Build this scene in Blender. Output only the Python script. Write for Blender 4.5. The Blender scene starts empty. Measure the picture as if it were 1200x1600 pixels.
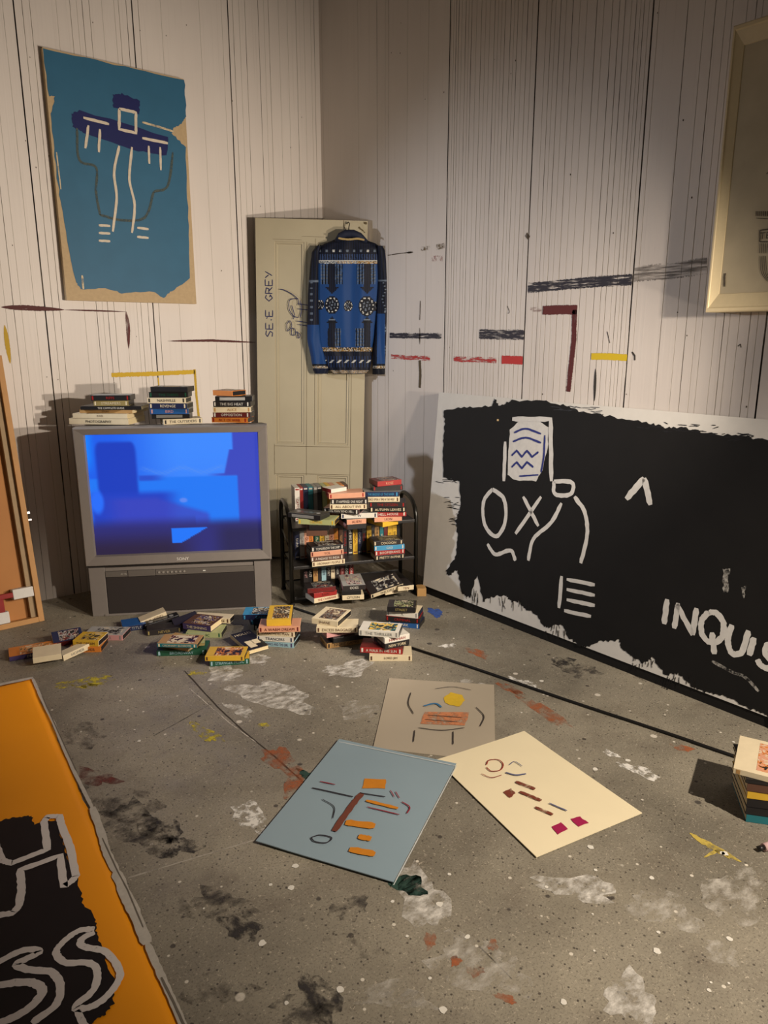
import bpy, bmesh, math, random
from mathutils import Vector, Matrix
from mathutils.geometry import tessellate_polygon
random.seed(11)
SC = bpy.context.scene
COL = SC.collection
R_ = math.radians

# ------------------------------------------------------------------ camera
FOC = 1146.0
PITCH = math.atan(274 / FOC)
AZ = R_(51.08)
CAM = Vector((-2.815, -4.109, 1.40))
FW = Vector((math.cos(PITCH) * math.cos(AZ), math.cos(PITCH) * math.sin(AZ), -math.sin(PITCH)))
RT = Vector((math.sin(AZ), -math.cos(AZ), 0))
UP = RT.cross(FW)
cd = bpy.data.cameras.new('camera'); cam = bpy.data.objects.new('camera', cd); COL.objects.link(cam)
cd.sensor_fit = 'VERTICAL'; cd.sensor_height = 36; cd.sensor_width = 27; cd.lens = FOC / 1600 * 36
cd.clip_start = .05
m = Matrix((RT, UP, -FW)).transposed().to_4x4(); m.translation = CAM
cam.matrix_world = m
SC.camera = cam

# ------------------------------------------------------------------ light
SC.view_settings.view_transform = 'Standard'; SC.view_settings.look = 'None'
SC.view_settings.gamma = 1; SC.view_settings.exposure = 0.0
SC.view_settings.use_curve_mapping = False
wd = bpy.data.worlds.new('world'); SC.world = wd; wd.use_nodes = True
wd.node_tree.nodes['Background'].inputs[0].default_value = (1.0, .88, .74, 1)
wd.node_tree.nodes['Background'].inputs[1].default_value = .105

def spot(name, loc, aim, power, col, cone, blend, rad):
    l = bpy.data.lights.new(name, 'SPOT'); o = bpy.data.objects.new(name, l); COL.objects.link(o)
    l.energy = power; l.color = col; l.spot_size = R_(cone); l.spot_blend = blend; l.shadow_soft_size = rad
    o.location = loc
    o.rotation_euler = (Vector(aim) - Vector(loc)).to_track_quat('-Z', 'Y').to_euler()
    return o
WARM = (1.0, .87, .73)
spot('spot_overhead', (-1.0, -5.3, 2.6), (-.92, -2.85, 0), 680, WARM, 55, .9, .03)
spot('lamp_upper', (-.55, -3.70, 1.55), (-1.25, 0, 1.22), 235, WARM, 88, 1.0, .03)
spot('lamp_lower', (-.35, -3.50, 1.20), (-1.3, 0, 1.10), 205, WARM, 84, 1.0, .03)
spot('spot_cool', (-2.5, -.16, 1.75), (-.05, -1.35, .95), 95, (.84, .89, 1.0), 78, 1.0, .025)

# ------------------------------------------------------------------ survey: a point of the photo on a known plane of the room
def ray(px, py): return FW * FOC + RT * (px - 600) + UP * (800 - py)
def on(px, py, n, p):
    v = ray(px, py); n = Vector(n); return CAM + v * (n.dot(Vector(p) - CAM) / n.dot(v))
def fl(px, py, z=0): return on(px, py, (0, 0, 1), (0, 0, z))
def LW(px, py, y=0): return on(px, py, (0, 1, 0), (0, y, 0))
def RW(px, py, x=0): return on(px, py, (1, 0, 0), (x, 0, 0))

# ------------------------------------------------------------------ materials
def lin(h):
    h = h.lstrip('#'); c = [int(h[i:i+2], 16) / 255 for i in (0, 2, 4)]
    return tuple(x / 12.92 if x <= .04045 else ((x + .055) / 1.055) ** 2.4 for x in c) + (1,)
MATS = {}
def mat(h, rough=.5, wear=.12, scale=60, metal=0, bump=0, key=''):
    k = (h, rough, wear, scale, metal, bump, key)
    if k in MATS: return MATS[k]
    m = bpy.data.materials.new('surface_' + h); m.use_nodes = True; nt = m.node_tree; N = nt.nodes; Lk = nt.links
    b = N['Principled BSDF']; b.inputs['Roughness'].default_value = rough; b.inputs['Metallic'].default_value = metal; b.inputs['Specular IOR Level'].default_value = .5 if rough < .5 else .28
    tc = N.new('ShaderNodeTexCoord'); n = N.new('ShaderNodeTexNoise'); n.inputs['Scale'].default_value = scale; n.inputs['Detail'].default_value = 5
    mx = N.new('ShaderNodeMix'); mx.data_type = 'RGBA'; c = lin(h)
    mx.inputs[6].default_value = tuple(x * (1 - wear) for x in c[:3]) + (1,)
    mx.inputs[7].default_value = tuple(min(1, x * (1 + wear) + .01 * wear) for x in c[:3]) + (1,)
    Lk.new(tc.outputs['Object'], n.inputs['Vector']); Lk.new(n.outputs[0], mx.inputs[0]); Lk.new(mx.outputs[2], b.inputs['Base Color'])
    if bump:
        bp = N.new('ShaderNodeBump'); bp.inputs['Strength'].default_value = bump; bp.inputs['Distance'].default_value = .002
        Lk.new(n.outputs[0], bp.inputs['Height']); Lk.new(bp.outputs[0], b.inputs['Normal'])
    MATS[k] = m; return m
def dry(h, cover=.5, scale=(60, 60, 60), soft=.12, rough=.7):
    """dry-brushed paint: patches of it have not covered the ground"""
    k = ('dry', h, cover, scale, soft)
    if k in MATS: return MATS[k]
    m = bpy.data.materials.new('dry_paint_' + h); m.use_nodes = True; nt = m.node_tree; N = nt.nodes; Lk = nt.links
    b = N['Principled BSDF']; b.inputs['Base Color'].default_value = lin(h); b.inputs['Roughness'].default_value = rough
    tc = N.new('ShaderNodeTexCoord'); mp = N.new('ShaderNodeMapping'); mp.inputs['Scale'].default_value = scale
    n = N.new('ShaderNodeTexNoise'); n.inputs['Scale'].default_value = 1; n.inputs['Detail'].default_value = 6; n.inputs['Roughness'].default_value = .65
    rp = N.new('ShaderNodeMapRange'); rp.inputs[1].default_value = (1 - cover) - soft + .0; rp.inputs[2].default_value = (1 - cover) + soft
    Lk.new(tc.outputs['Object'], mp.inputs[0]); Lk.new(mp.outputs[0], n.inputs['Vector']); Lk.new(n.outputs[0], rp.inputs[0])
    Lk.new(rp.outputs[0], b.inputs['Alpha'])
    MATS[k] = m; return m
def vcol_mat(name, rough=.6, emit=0, sheen=0):
    m = bpy.data.materials.new(name); m.use_nodes = True; nt = m.node_tree; b = nt.nodes['Principled BSDF']
    a = nt.nodes.new('ShaderNodeVertexColor'); a.layer_name = 'pattern'; b.inputs['Roughness'].default_value = rough; b.inputs['Specular IOR Level'].default_value = .15
    if emit:
        b.inputs['Base Color'].default_value = (.01, .01, .012, 1)
        nt.links.new(a.outputs[0], b.inputs['Emission Color']); b.inputs['Emission Strength'].default_value = emit
    else: nt.links.new(a.outputs[0], b.inputs['Base Color'])
    return m

def wall_mat():
    m = bpy.data.materials.new('painted_boards'); m.use_nodes = True; nt = m.node_tree; N = nt.nodes; Lk = nt.links
    b = N['Principled BSDF']; b.inputs['Roughness'].default_value = .55
    tc = N.new('ShaderNodeTexCoord')
    def noise(sc, det=4, rg=.5):
        mp = N.new('ShaderNodeMapping'); mp.inputs['Scale'].default_value = sc; n = N.new('ShaderNodeTexNoise')
        n.inputs['Scale'].default_value = 1; n.inputs['Detail'].default_value = det; n.inputs['Roughness'].default_value = rg
        Lk.new(tc.outputs['Object'], mp.inputs[0]); Lk.new(mp.outputs[0], n.inputs['Vector']); return n
    n1 = noise((3, 3, .8)); n2 = noise((90, 90, 1.2), 3)
    mx = N.new('ShaderNodeMix'); mx.data_type = 'RGBA'; mx.inputs[6].default_value = lin('c9bfb6'); mx.inputs[7].default_value = lin('dfd6cd')
    Lk.new(n1.outputs[0], mx.inputs[0])
    mr = N.new('ShaderNodeMapRange'); mr.inputs[1].default_value = .60; mr.inputs[2].default_value = .72; mr.inputs[4].default_value = .14
    Lk.new(n2.outputs[0], mr.inputs[0])
    m2 = N.new('ShaderNodeMix'); m2.data_type = 'RGBA'; m2.inputs[7].default_value = lin('8f8578')
    Lk.new(mr.outputs[0], m2.inputs[0]); Lk.new(mx.outputs[2], m2.inputs[6])
    v = noise((26, 26, 14), 2); sp = N.new('ShaderNodeMapRange'); sp.inputs[1].default_value = .80; sp.inputs[2].default_value = .82
    Lk.new(v.outputs[0], sp.inputs[0]); m3 = N.new('ShaderNodeMix'); m3.data_type = 'RGBA'; m3.inputs[7].default_value = lin('3a3128')
    Lk.new(sp.outputs[0], m3.inputs[0]); Lk.new(m2.outputs[2], m3.inputs[6]); Lk.new(m3.outputs[2], b.inputs['Base Color'])
    bp = N.new('ShaderNodeBump'); bp.inputs['Strength'].default_value = .25; bp.inputs['Distance'].default_value = .002
    Lk.new(n2.outputs[0], bp.inputs['Height']); Lk.new(bp.outputs[0], b.inputs['Normal'])
    return m
def groove_mat(cover, dark):
    m = bpy.data.materials.new('board_joint'); m.use_nodes = True; nt = m.node_tree; N = nt.nodes; Lk = nt.links
    b = N['Principled BSDF']; b.inputs['Roughness'].default_value = .8
    tc = N.new('ShaderNodeTexCoord'); mp = N.new('ShaderNodeMapping'); mp.inputs['Scale'].default_value = (40, 40, 2.6)
    n = N.new('ShaderNodeTexNoise'); n.inputs['Scale'].default_value = 1; n.inputs['Detail'].default_value = 7; n.inputs['Roughness'].default_value = .7
    mr = N.new('ShaderNodeMapRange'); mr.inputs[1].default_value = cover - .07; mr.inputs[2].default_value = cover + .07
    mx = N.new('ShaderNodeMix'); mx.data_type = 'RGBA'; mx.inputs[6].default_value = lin(dark); mx.inputs[7].default_value = lin('c2bbb0')
    Lk.new(tc.outputs['Object'], mp.inputs[0]); Lk.new(mp.outputs[0], n.inputs['Vector']); Lk.new(n.outputs[0], mr.inputs[0])
    Lk.new(mr.outputs[0], mx.inputs[0]); Lk.new(mx.outputs[2], b.inputs['Base Color']); return m
def floor_mat():
    m = bpy.data.materials.new('worn_concrete'); m.use_nodes = True; nt = m.node_tree; N = nt.nodes; Lk = nt.links
    b = N['Principled BSDF']; tc = N.new('ShaderNodeTexCoord')
    def noise(s, det=6, rg=.6, dist=0):
        n = N.new('ShaderNodeTexNoise'); n.inputs['Scale'].default_value = s; n.inputs['Detail'].default_value = det
        n.inputs['Roughness'].default_value = rg; n.inputs['Distortion'].default_value = dist
        Lk.new(tc.outputs['Object'], n.inputs['Vector']); return n.outputs[0]
    def rng(x, a, c, lo=0, hi=1):
        r = N.new('ShaderNodeMapRange'); r.inputs[1].default_value = a; r.inputs[2].default_value = c
        r.inputs[3].default_value = lo; r.inputs[4].default_value = hi; Lk.new(x, r.inputs[0]); return r.outputs[0]
    def mix(f, a, c):
        x = N.new('ShaderNodeMix'); x.data_type = 'RGBA'; Lk.new(f, x.inputs[0])
        for i, q in ((6, a), (7, c)):
            if isinstance(q, str): x.inputs[i].default_value = lin(q)
            else: Lk.new(q, x.inputs[i])
        return x.outputs[2]
    def vor(s, rnd=1):
        v = N.new('ShaderNodeTexVoronoi'); v.inputs['Scale'].default_value = s; v.inputs['Randomness'].default_value = rnd
        Lk.new(tc.outputs['Object'], v.inputs['Vector']); return v
    c = mix(rng(noise(1.3, 6), .35, .68), '6c6659', '98907e')
    c = mix(rng(noise(5, 8, .7), .52, .70, 0, .55), c, '655b4e')
    c = mix(rng(noise(170, 3, .8), .53, .66, 0, .75), c, '4a4238')
    c = mix(rng(noise(120, 3, .8, 1), .60, .70, 0, .75), c, 'c9bda8')
    # scattered droplets of light and dark paint
    for s, rad, keep, col in ((70, .22, .66, '3a342d'), (43, .17, .74, '453e36'), (17, .15, .78, '38322d'), (9, .12, .86, 'cfc7b8'), (6.3, .09, .84, '332f2c'), (26, .14, .84, 'd5cdbd')):
        v = vor(s)
        d = rng(v.outputs['Distance'], rad * .75, rad, 1, 0)
        sep = N.new('ShaderNodeSeparateColor'); Lk.new(v.outputs['Color'], sep.inputs[0])
        kq = rng(sep.outputs[0], keep, keep + .01)
        mu = N.new('ShaderNodeMath'); mu.operation = 'MULTIPLY'; Lk.new(d, mu.inputs[0]); Lk.new(kq, mu.inputs[1])
        mu2 = N.new('ShaderNodeMath'); mu2.operation = 'MULTIPLY'; mu2.inputs[1].default_value = .85; Lk.new(mu.outputs[0], mu2.inputs[0])
        c = mix(mu2.outputs[0], c, col)
    Lk.new(c, b.inputs['Base Color'])
    Lk.new(rng(noise(7, 5), .3, .7, .42, .7), b.inputs['Roughness'])
    bp = N.new('ShaderNodeBump'); bp.inputs['Strength'].default_value = .35; bp.inputs['Distance'].default_value = .003
    Lk.new(noise(150, 4, .7), bp.inputs['Height']); Lk.new(bp.outputs[0], b.inputs['Normal'])
    return m

# ------------------------------------------------------------------ building helpers
def tag(o, label=None, cat=None, group=None, kind=None):
    if label: o['label'] = label
    if cat: o['category'] = cat
    if group: o['group'] = group
    if kind: o['kind'] = kind
    return o
def thing(name, loc, rz=0, label=None, cat=None, group=None, rot=None):
    o = bpy.data.objects.new(name, None); COL.objects.link(o); o.empty_display_size = .05
    o.location = loc; o.rotation_euler = rot if rot else (0, 0, rz)
    return tag(o, label, cat, group)
def obj(name, me, mats=None, parent=None, loc=None, rot=None, smooth=False):
    if mats is not None:
        for q in (mats if isinstance(mats, (list, tuple)) else [mats]): me.materials.append(q)
    me.name = name
    o = bpy.data.objects.new(name, me); COL.objects.link(o)
    if parent: o.parent = parent
    if loc is not None: o.location = loc
    if rot is not None: o.rotation_euler = rot
    if smooth:
        for p in me.polygons: p.use_smooth = True
    return o
def b2m(bm):
    me = bpy.data.meshes.new('m'); bm.normal_update(); bm.to_mesh(me); bm.free(); return me
def box(bm, lo, hi, mi=0, bev=0):
    t = bmesh.new()
    vs = [t.verts.new((x, y, z)) for z in (lo[2], hi[2]) for y in (lo[1], hi[1]) for x in (lo[0], hi[0])]
    for f in ((0, 2, 3, 1), (4, 5, 7, 6), (0, 1, 5, 4), (1, 3, 7, 5), (3, 2, 6, 7), (2, 0, 4, 6)): t.faces.new([vs[i] for i in f]).material_index = mi
    if bev: bmesh.ops.bevel(t, geom=t.edges[:], offset=bev, segments=2, affect='EDGES', profile=.5)
    me = bpy.data.meshes.new('t'); t.to_mesh(me); t.free(); bm.from_mesh(me); bpy.data.meshes.remove(me)
def boxes(lst, bev=0):
    bm = bmesh.new()
    for q in lst: box(bm, q[0], q[1], q[2] if len(q) > 2 else 0, bev)
    return b2m(bm)
def tube(bm, pts, r, seg=10, mi=0):
    pts = [Vector(p) for p in pts]; rings = []
    up = None
    for i, p in enumerate(pts):
        t = (pts[min(i + 1, len(pts) - 1)] - pts[max(i - 1, 0)]).normalized()
        if up is None: up = t.orthogonal().normalized()
        up = (up - t * up.dot(t)).normalized(); s = t.cross(up)
        rr = r[i] if isinstance(r, (list, tuple)) else r
        rings.append([bm.verts.new(p + (up * math.cos(2 * math.pi * k / seg) + s * math.sin(2 * math.pi * k / seg)) * rr) for k in range(seg)])
    for a, b in zip(rings, rings[1:]):
        for k in range(seg): 
            f = bm.faces.new((a[k], a[(k + 1) % seg], b[(k + 1) % seg], b[k])); f.material_index = mi; f.smooth = True
    for rg in (rings[0][::-1], rings[-1]): bm.faces.new(rg).material_index = mi
def catmull(pts, n=8):
    P = [Vector(p) for p in pts]; out = []
    if len(P) < 3: 
        return [P[0].lerp(P[-1], i / (n * 2)) for i in range(n * 2 + 1)]
    Q = [P[0] * 2 - P[1]] + P + [P[-1] * 2 - P[-2]]
    for i in range(1, len(Q) - 2):
        a, b, c, d = Q[i - 1:i + 3]
        for k in range(n):
            t = k / n
            out.append(.5 * ((2 * b) + (c - a) * t + (2 * a - 5 * b + 4 * c - d) * t * t + (3 * b - a - 3 * c + d) * t ** 3))
    out.append(P[-1]); return out
def ribbon(bm, pts, w, nrm, lift=.0012, n=8, mi=0, jit=.12, taper=False, straight=False):
    """brush stroke of width w along world points, lying on a surface whose outward normal is nrm"""
    pp = catmull(pts, n) if not straight else [Vector(pts[i]).lerp(Vector(pts[i + 1]), k / n) for i in range(len(pts) - 1) for k in range(n)] + [Vector(pts[-1])]
    nrm = Vector(nrm).normalized(); prev = None; N = len(pp)
    for i, p in enumerate(pp):
        t = (pp[min(i + 1, N - 1)] - pp[max(i - 1, 0)])
        if t.length < 1e-7: continue
        s = t.normalized().cross(nrm)
        k = 1.0
        if taper: k = max(.12, math.sin(math.pi * min(1, max(0, (i + .3) / (N - .4)))) ** .6)
        elif i in (0, N - 1): k = .7
        a = bm.verts.new(p + s * w * .5 * k * (1 + random.uniform(-jit, jit)) + nrm * lift)
        b = bm.verts.new(p - s * w * .5 * k * (1 + random.uniform(-jit, jit)) + nrm * lift)
        if prev: bm.faces.new((prev[0], prev[1], b, a)).material_index = mi
        prev = (a, b)
def patch(bm, pts, nrm, lift=.0008, rag=0, sub=1, mi=0):
    """flat irregular patch; its outline is broken up by rag"""
    nrm = Vector(nrm).normalized(); P = [Vector(p) for p in pts]; out = []
    for i, p in enumerate(P):
        q = P[(i + 1) % len(P)]
        e = (q - p); s = e.normalized().cross(nrm) if e.length > 1e-6 else Vector()
        for k in range(sub):
            x = p.lerp(q, k / sub)
            if rag: x = x + s * random.uniform(-rag, rag)
            out.append(x + nrm * lift)
    vs = [bm.verts.new(p) for p in out]
    for t in tessellate_polygon([out]):
        try: f = bm.faces.new([vs[i] for i in t]); f.material_index = mi
        except ValueError: pass
def localise(me, parent_or_loc):
    if isinstance(parent_or_loc, bpy.types.Object): inv = parent_or_loc.matrix_basis.inverted()
    else: inv = Matrix.Translation(-Vector(parent_or_loc))
    me.transform(inv); return me
TXT = {}
def text(s, h=None, w=None):
    """lettering as a flat mesh in XY, centred; scaled to height h and at most width w"""
    if s not in TXT:
        c = bpy.data.curves.new('lettering', 'FONT'); c.body = s; c.align_x = 'CENTER'; c.align_y = 'CENTER'; c.resolution_u = 2
        o = bpy.data.objects.new('lettering', c); COL.objects.link(o)
        bpy.context.view_layer.update()
        me = bpy.data.meshes.new_from_object(o.evaluated_get(bpy.context.evaluated_depsgraph_get()))
        bpy.data.objects.remove(o); TXT[s] = me
    me = TXT[s].copy(); xs = [v.co.x for v in me.vertices]; ys = [v.co.y for v in me.vertices]
    if not xs: return me
    cx, cy, W, H = (min(xs) + max(xs)) / 2, (min(ys) + max(ys)) / 2, max(xs) - min(xs), max(ys) - min(ys)
    sy = h / H; sx = sy
    if w and W * sx > w: sx = w / W
    for v in me.vertices: v.co = ((v.co.x - cx) * sx, (v.co.y - cy) * sy, 0)
    me.materials.clear(); return me

# ------------------------------------------------------------------ the room
WALL = wall_mat(); G1 = groove_mat(.56, '2c241c'); G2 = groove_mat(.44, '5c5145'); G3 = groove_mat(.36, '6e6457')
HT = 4.2
def board_wall(name, grooves, lo, hi, tomap):
    """boards between open joints; grooves = list of (pos, strength 0..2)"""
    bm = bmesh.new(); g = sorted(grooves); edges = []; cur = lo
    W = (.0065, .0032, .0022); D = (.010, .003, .0015)
    def quad(a, b, da, db, mi):
        vs = [bm.verts.new(tomap(a, da, 0)), bm.verts.new(tomap(b, db, 0)), bm.verts.new(tomap(b, db, HT)), bm.verts.new(tomap(a, da, HT))]
        bm.faces.new(vs).material_index = mi
    for p, s in g:
        w = W[s] / 2; d = D[s]
        if p - w <= cur: continue
        quad(cur, p - w, 0, 0, 0); quad(p - w, p - w * .7, 0, -d, s + 1); quad(p - w * .7, p + w * .7, -d, -d, s + 1); quad(p + w * .7, p + w, -d, 0, s + 1)
        cur = p + w
    quad(cur, hi, 0, 0, 0)
    # thickness behind the boards
    vs = [tomap(lo, -.06, 0), tomap(hi, -.06, 0), tomap(hi, -.06, HT), tomap(lo, -.06, HT)]
    bm.faces.new([bm.verts.new(v) for v in vs])
    return tag(obj(name, b2m(bm), [WALL, G1, G2, G3]), kind='structure')
lw = []
for px, s in ((21, 1), (33, 2), (54, 2), (70, 0), (82, 1), (93, 1), (150.5, 1), (160, 2), (168, 1), (178, 1), (196, 2), (213.5, 2), (220, 1), (231, 1), (239, 0), (248, 1), (280, 2), (335, 2), (367, 2), (376, 0), (383, 1), (131, 2), (8, 2)):
    lw.append((LW(px, 480).x, s))
for px, s in ((383, 2), (392, 1), (411.6, 1), (420, 2), (427, 1), (442, 2), (455, 2), (468, 1), (480, 2), (490, 2), (495, 1)): lw.append((LW(px, 260).x, s))
x = -2.1
while x > -5: x -= random.uniform(.03, .22); lw.append((x, random.choice((0, 1, 1, 2, 2))))
wall_l = board_wall('wall_left', lw, -5.2, 0, lambda a, d, z: (a, -d, z))
rw = []
for px, s in ((500.5, 2), (505, 2), (560, 2), (589.2, 1), (602, 2), (607, 1), (636, 2), (668, 2), (700.7, 0)): rw.append((RW(px, 190).y, s))
for px, s in ((697, 2), (700.5, 2), (704, 1), (707.5, 1), (712, 2), (717.5, 1), (722, 2), (726, 1), (733, 2), (740, 1), (746, 2), (752, 2), (759, 1), (764, 2), (769, 2), (774, 1), (782, 1), (787, 2), (792, 1), (799, 2), (806, 1), (813, 2), (821, 0), (833, 2), (840, 1), (846, 2), (853, 1), (861, 2)): rw.append((RW(px, 485).y, s))
for px, s in ((868, 1), (878, 2), (888, 2), (902, 1), (912, 2), (924, 1), (934, 1), (942, 1), (951, 2), (958, 1), (964, 2), (969, 1), (976, 2), (982, 0), (990, 2), (1031, 1), (1055, 2), (1070, 1), (1085, 2), (1095, 2), (1115, 2), (1128, 1), (1137, 2), (1152, 2), (1169, 1), (1181, 2), (1194, 0)): rw.append((RW(px, 530).y, s))
y = -2.95
while y > -6.6: y -= random.uniform(.03, .16); rw.append((y, random.choice((0, 1, 1, 2, 2))))
wall_r = board_wall('wall_right', [(-p, s) for p, s in rw], 0, 7.0, lambda a, d, z: (-d, -a, z))
FLM = floor_mat()
floor = tag(obj('floor', boxes([((-5.2, -7.5, -.1), (.06, .06, 0))]), FLM), kind='structure')
tag(obj('ceiling', boxes([((-5.2, -7.5, HT), (.06, .06, HT + .1))]), mat('8a8074', .9)), kind='structure')

# floor joints, cracks and paint
def floor_strip(pts, w, m, name='floor_crack'):
    bm = bmesh.new(); ribbon(bm, [fl(*p) for p in pts], w, (0, 0, 1), .0006, 6, jit=.35, straight=True); obj(name, b2m(bm), m, floor)
floor_strip([(288, 1048), (340, 1105), (380, 1142), (430, 1183), (480, 1228)], .006, mat('3b342d', .9))
floor_strip([(480, 1228), (560, 1300), (700, 1430), (800, 1530)], .003, dry('3a342e', .45, (9, 9, 9)))
floor_strip([(295, 1075), (360, 1131), (400, 1160)], .004, dry('b9b1a4', .55, (20, 20, 20)), 'floor_scratch')
floor_strip([(200, 1372), (300, 1342), (400, 1312)], .005, dry('a9a194', .6, (20, 20, 20)), 'floor_scratch')
floor_strip([(700, 925), (860, 990), (1010, 1065)], .004, mat('3b352f', .9))
floor_strip([(240, 1150), (330, 1100)], .004, dry('3b352f', .5, (14, 14, 14)))
def splash(cx, cy, rx, ry, rot, m, name='paint_splash', n=26, rag=.35, lift=.0009):
    P = []
    ph = [random.uniform(0, 6.28) for _ in range(3)]
    for i in range(n):
        t = 2 * math.pi * i / n; k = 1 + rag * (math.sin(3 * t + ph[0]) * .5 + math.sin(5 * t + ph[1]) * .35 + math.sin(9 * t + ph[2]) * .3) + random.uniform(-.1, .1)
        dx, dy = rx * k * math.cos(t), ry * k * math.sin(t); r = R_(rot)
        P.append(fl(cx + dx * math.cos(r) - dy * math.sin(r), cy + dx * math.sin(r) + dy * math.cos(r)))
    bm = bmesh.new(); patch(bm, P, (0, 0, 1), lift); return obj(name, b2m(bm), m, floor)
wS = dry('cdc8be', .48, (22, 34, 22), .14); wL = dry('c3bdb1', .40, (16, 28, 16), .16); wD = dry('d8d4cb', .50, (30, 30, 30), .06)
kS = dry('3a3532', .42, (16, 22, 16), .14); kD = dry('2f2b29', .46, (30, 20, 30), .1); kL = dry('474039', .38, (14, 9, 14), .14)
yS = dry('b7a72c', .46, (30, 30, 30), .08); oS = dry('a35a32', .46, (14, 14, 14), .14); gS = dry('274238', .62, (22, 22, 22), .1)
for a in ((430, 1088, 62, 20, 12, wS), (350, 1052, 26, 14, 0, wS), (545, 1045, 36, 12, -10, wS), (392, 1277, 32, 20, 35, wD), (375, 1110, 22, 8, 20, wS),
          (660, 1405, 52, 34, 60, wS), (905, 1388, 62, 18, 8, wS), (1040, 1425, 60, 26, 20, wL), (985, 1560, 44, 34, 40, wS), (1150, 1400, 50, 40, 0, wL),
          (750, 1510, 80, 40, 20, wL), (740, 1075, 34, 10, 15, wL), (1000, 1205, 34, 7, 20, wD), (820, 1068, 26, 5, 20, wD), (600, 1555, 60, 20, 0, wL), (400, 1030, 20, 8, 0, wS),
          (640, 1560, 40, 12, 20, wL), (1130, 1490, 40, 16, 20, wL), (560, 1110, 30, 14, 0, wL), (955, 1178, 14, 4, 20, wD), (1010, 1050, 12, 4, 0, wD), (700, 1010, 12, 4, 0, wD),
          (215, 1295, 60, 30, 30, kS), (250, 1300, 36, 24, 20, kD), (190, 1255, 60, 26, 10, kL), (275, 1325, 40, 14, -10, kD), (545, 1420, 32, 18, -15, kS), (350, 1415, 54, 22, 10, kS), (375, 1450, 34, 18, 20, kD),
          (500, 1560, 44, 28, 60, kD), (470, 1580, 50, 24, 0, kS), (905, 1048, 34, 11, 12, kS), (880, 1035, 20, 8, 0, kD), (120, 1150, 50, 18, 0, kL), (270, 1410, 40, 20, 30, kL), (560, 1480, 60, 22, 0, kL), (340, 1545, 60, 26, 0, kL),
          (150, 1215, 34, 12, 8, dry('6b3328', .46, (16, 16, 16), .14)), (640, 1384, 27, 15, 18, gS), (482, 1213, 18, 7, 25, gS), (680, 957, 12, 6, 20, dry('2c4a8c', .62, (40, 40, 40))),
          (135, 1066, 46, 8, -8, yS), (322, 1146, 30, 9, 25, yS), (128, 1072, 24, 4, 0, yS), (412, 1133, 10, 3, 0, yS), (308, 1052, 14, 4, 0, yS),
          (845, 1108, 54, 8, 32, oS), (800, 1078, 24, 5, 25, oS), (440, 1190, 34, 16, 30, oS), (460, 1235, 16, 24, 10, oS), (672, 1470, 9, 13, 0, oS), (712, 1502, 8, 8, 0, oS), (770, 1477, 8, 9, 0, oS), (742, 1518, 14, 8, 0, oS), (790, 1560, 18, 6, 20, oS),
          (1065, 1168, 18, 5, 15, oS), (745, 1020, 20, 5, 20, oS)):
    splash(*a)
bm = bmesh.new()
for P_, w in (([(1078, 1302), (1110, 1322), (1158, 1347)], .024), ([(1100, 1340), (1122, 1330), (1140, 1342)], .012)): ribbon(bm, [fl(*p) for p in P_], w, (0, 0, 1), .001, 8, jit=.3, taper=True)
obj('paint_splash', b2m(bm), dry('b59f48', .6, (20, 20, 20)), floor)
bm = bmesh.new()
for _ in range(60):
    cx, cy = random.uniform(60, 1190), 1000 + 590 * random.random() ** .8
    if cx > 650 and cy < 930 + (cx - 650) * .39 or cy < 1010 : continue
    c = fl(cx, cy); r = random.choice((.003, .004, .005, .007, .009)); n = 9
    patch(bm, [c + Vector((math.cos(6.283 * k / n), math.sin(6.283 * k / n), 0)) * r * random.uniform(.8, 1.2) for k in range(n)], (0, 0, 1), .0014)
tag(obj('paint_drops', b2m(bm), mat('d4cfc3', .5), floor), kind='stuff')

# paint strokes and marks on the walls
def stroke(wall, pts, w, m, name='paint_stroke', taper=False, straight=True, jit=.22, n=60):
    f, nn = (LW, (0, -1, 0)) if wall is wall_l else (RW, (-1, 0, 0))
    bm = bmesh.new(); ribbon(bm, [f(*p) for p in pts], w, nn, .0012, n, jit=jit * .55, taper=taper, straight=straight)
    return obj(name, b2m(bm), m, wall)
mar = dry('4c1712', .66, (9, 9, 60), .05); red = dry('b2302c', .52, (14, 14, 90), .05); blk = dry('2a2630', .56, (12, 12, 130), .05); yel = dry('c7a218', .82, (9, 9, 50)); brn = dry('4a3a24', .6, (40, 40, 12)); marv = dry('561a16', .60, (50, 60, 7), .12)
stroke(wall_l, [(2, 480), (40, 481), (100, 484)], .026, mar, taper=True); stroke(wall_l, [(100, 484), (150, 485.5), (198, 487)], .008, mar, taper=True)
stroke(wall_l, [(197, 487), (200, 510), (201, 545)], .022, marv, taper=True)
stroke(wall_l, [(262, 533), (330, 532), (399, 535)], .014, mar, taper=True)
stroke(wall_l, [(174, 586), (240, 584), (304, 581)], .024, yel, jit=.3); stroke(wall_l, [(304, 577), (307, 620), (311, 656)], .014, dry('b8951c', .8, (9, 9, 50)))
stroke(wall_l, [(7, 508), (11, 535), (16, 568)], .022, dry('b8951c', .85, (9, 9, 50)), taper=True)
stroke(wall_l, [(247, 590), (248, 602)], .008, yel)
stroke(wall_r, [(609, 524), (650, 525), (690, 525)], .030, blk, jit=.3); stroke(wall_r, [(749, 522), (785, 523), (819, 523)], .046, blk, jit=.25)
stroke(wall_r, [(825, 450), (880, 445), (937, 440), (988, 437)], .044, blk, jit=.2); stroke(wall_r, [(990, 428), (1050, 424), (1105, 414)], .06, dry('6a625b', .46, (8, 8, 130), .14), jit=.3)
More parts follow.
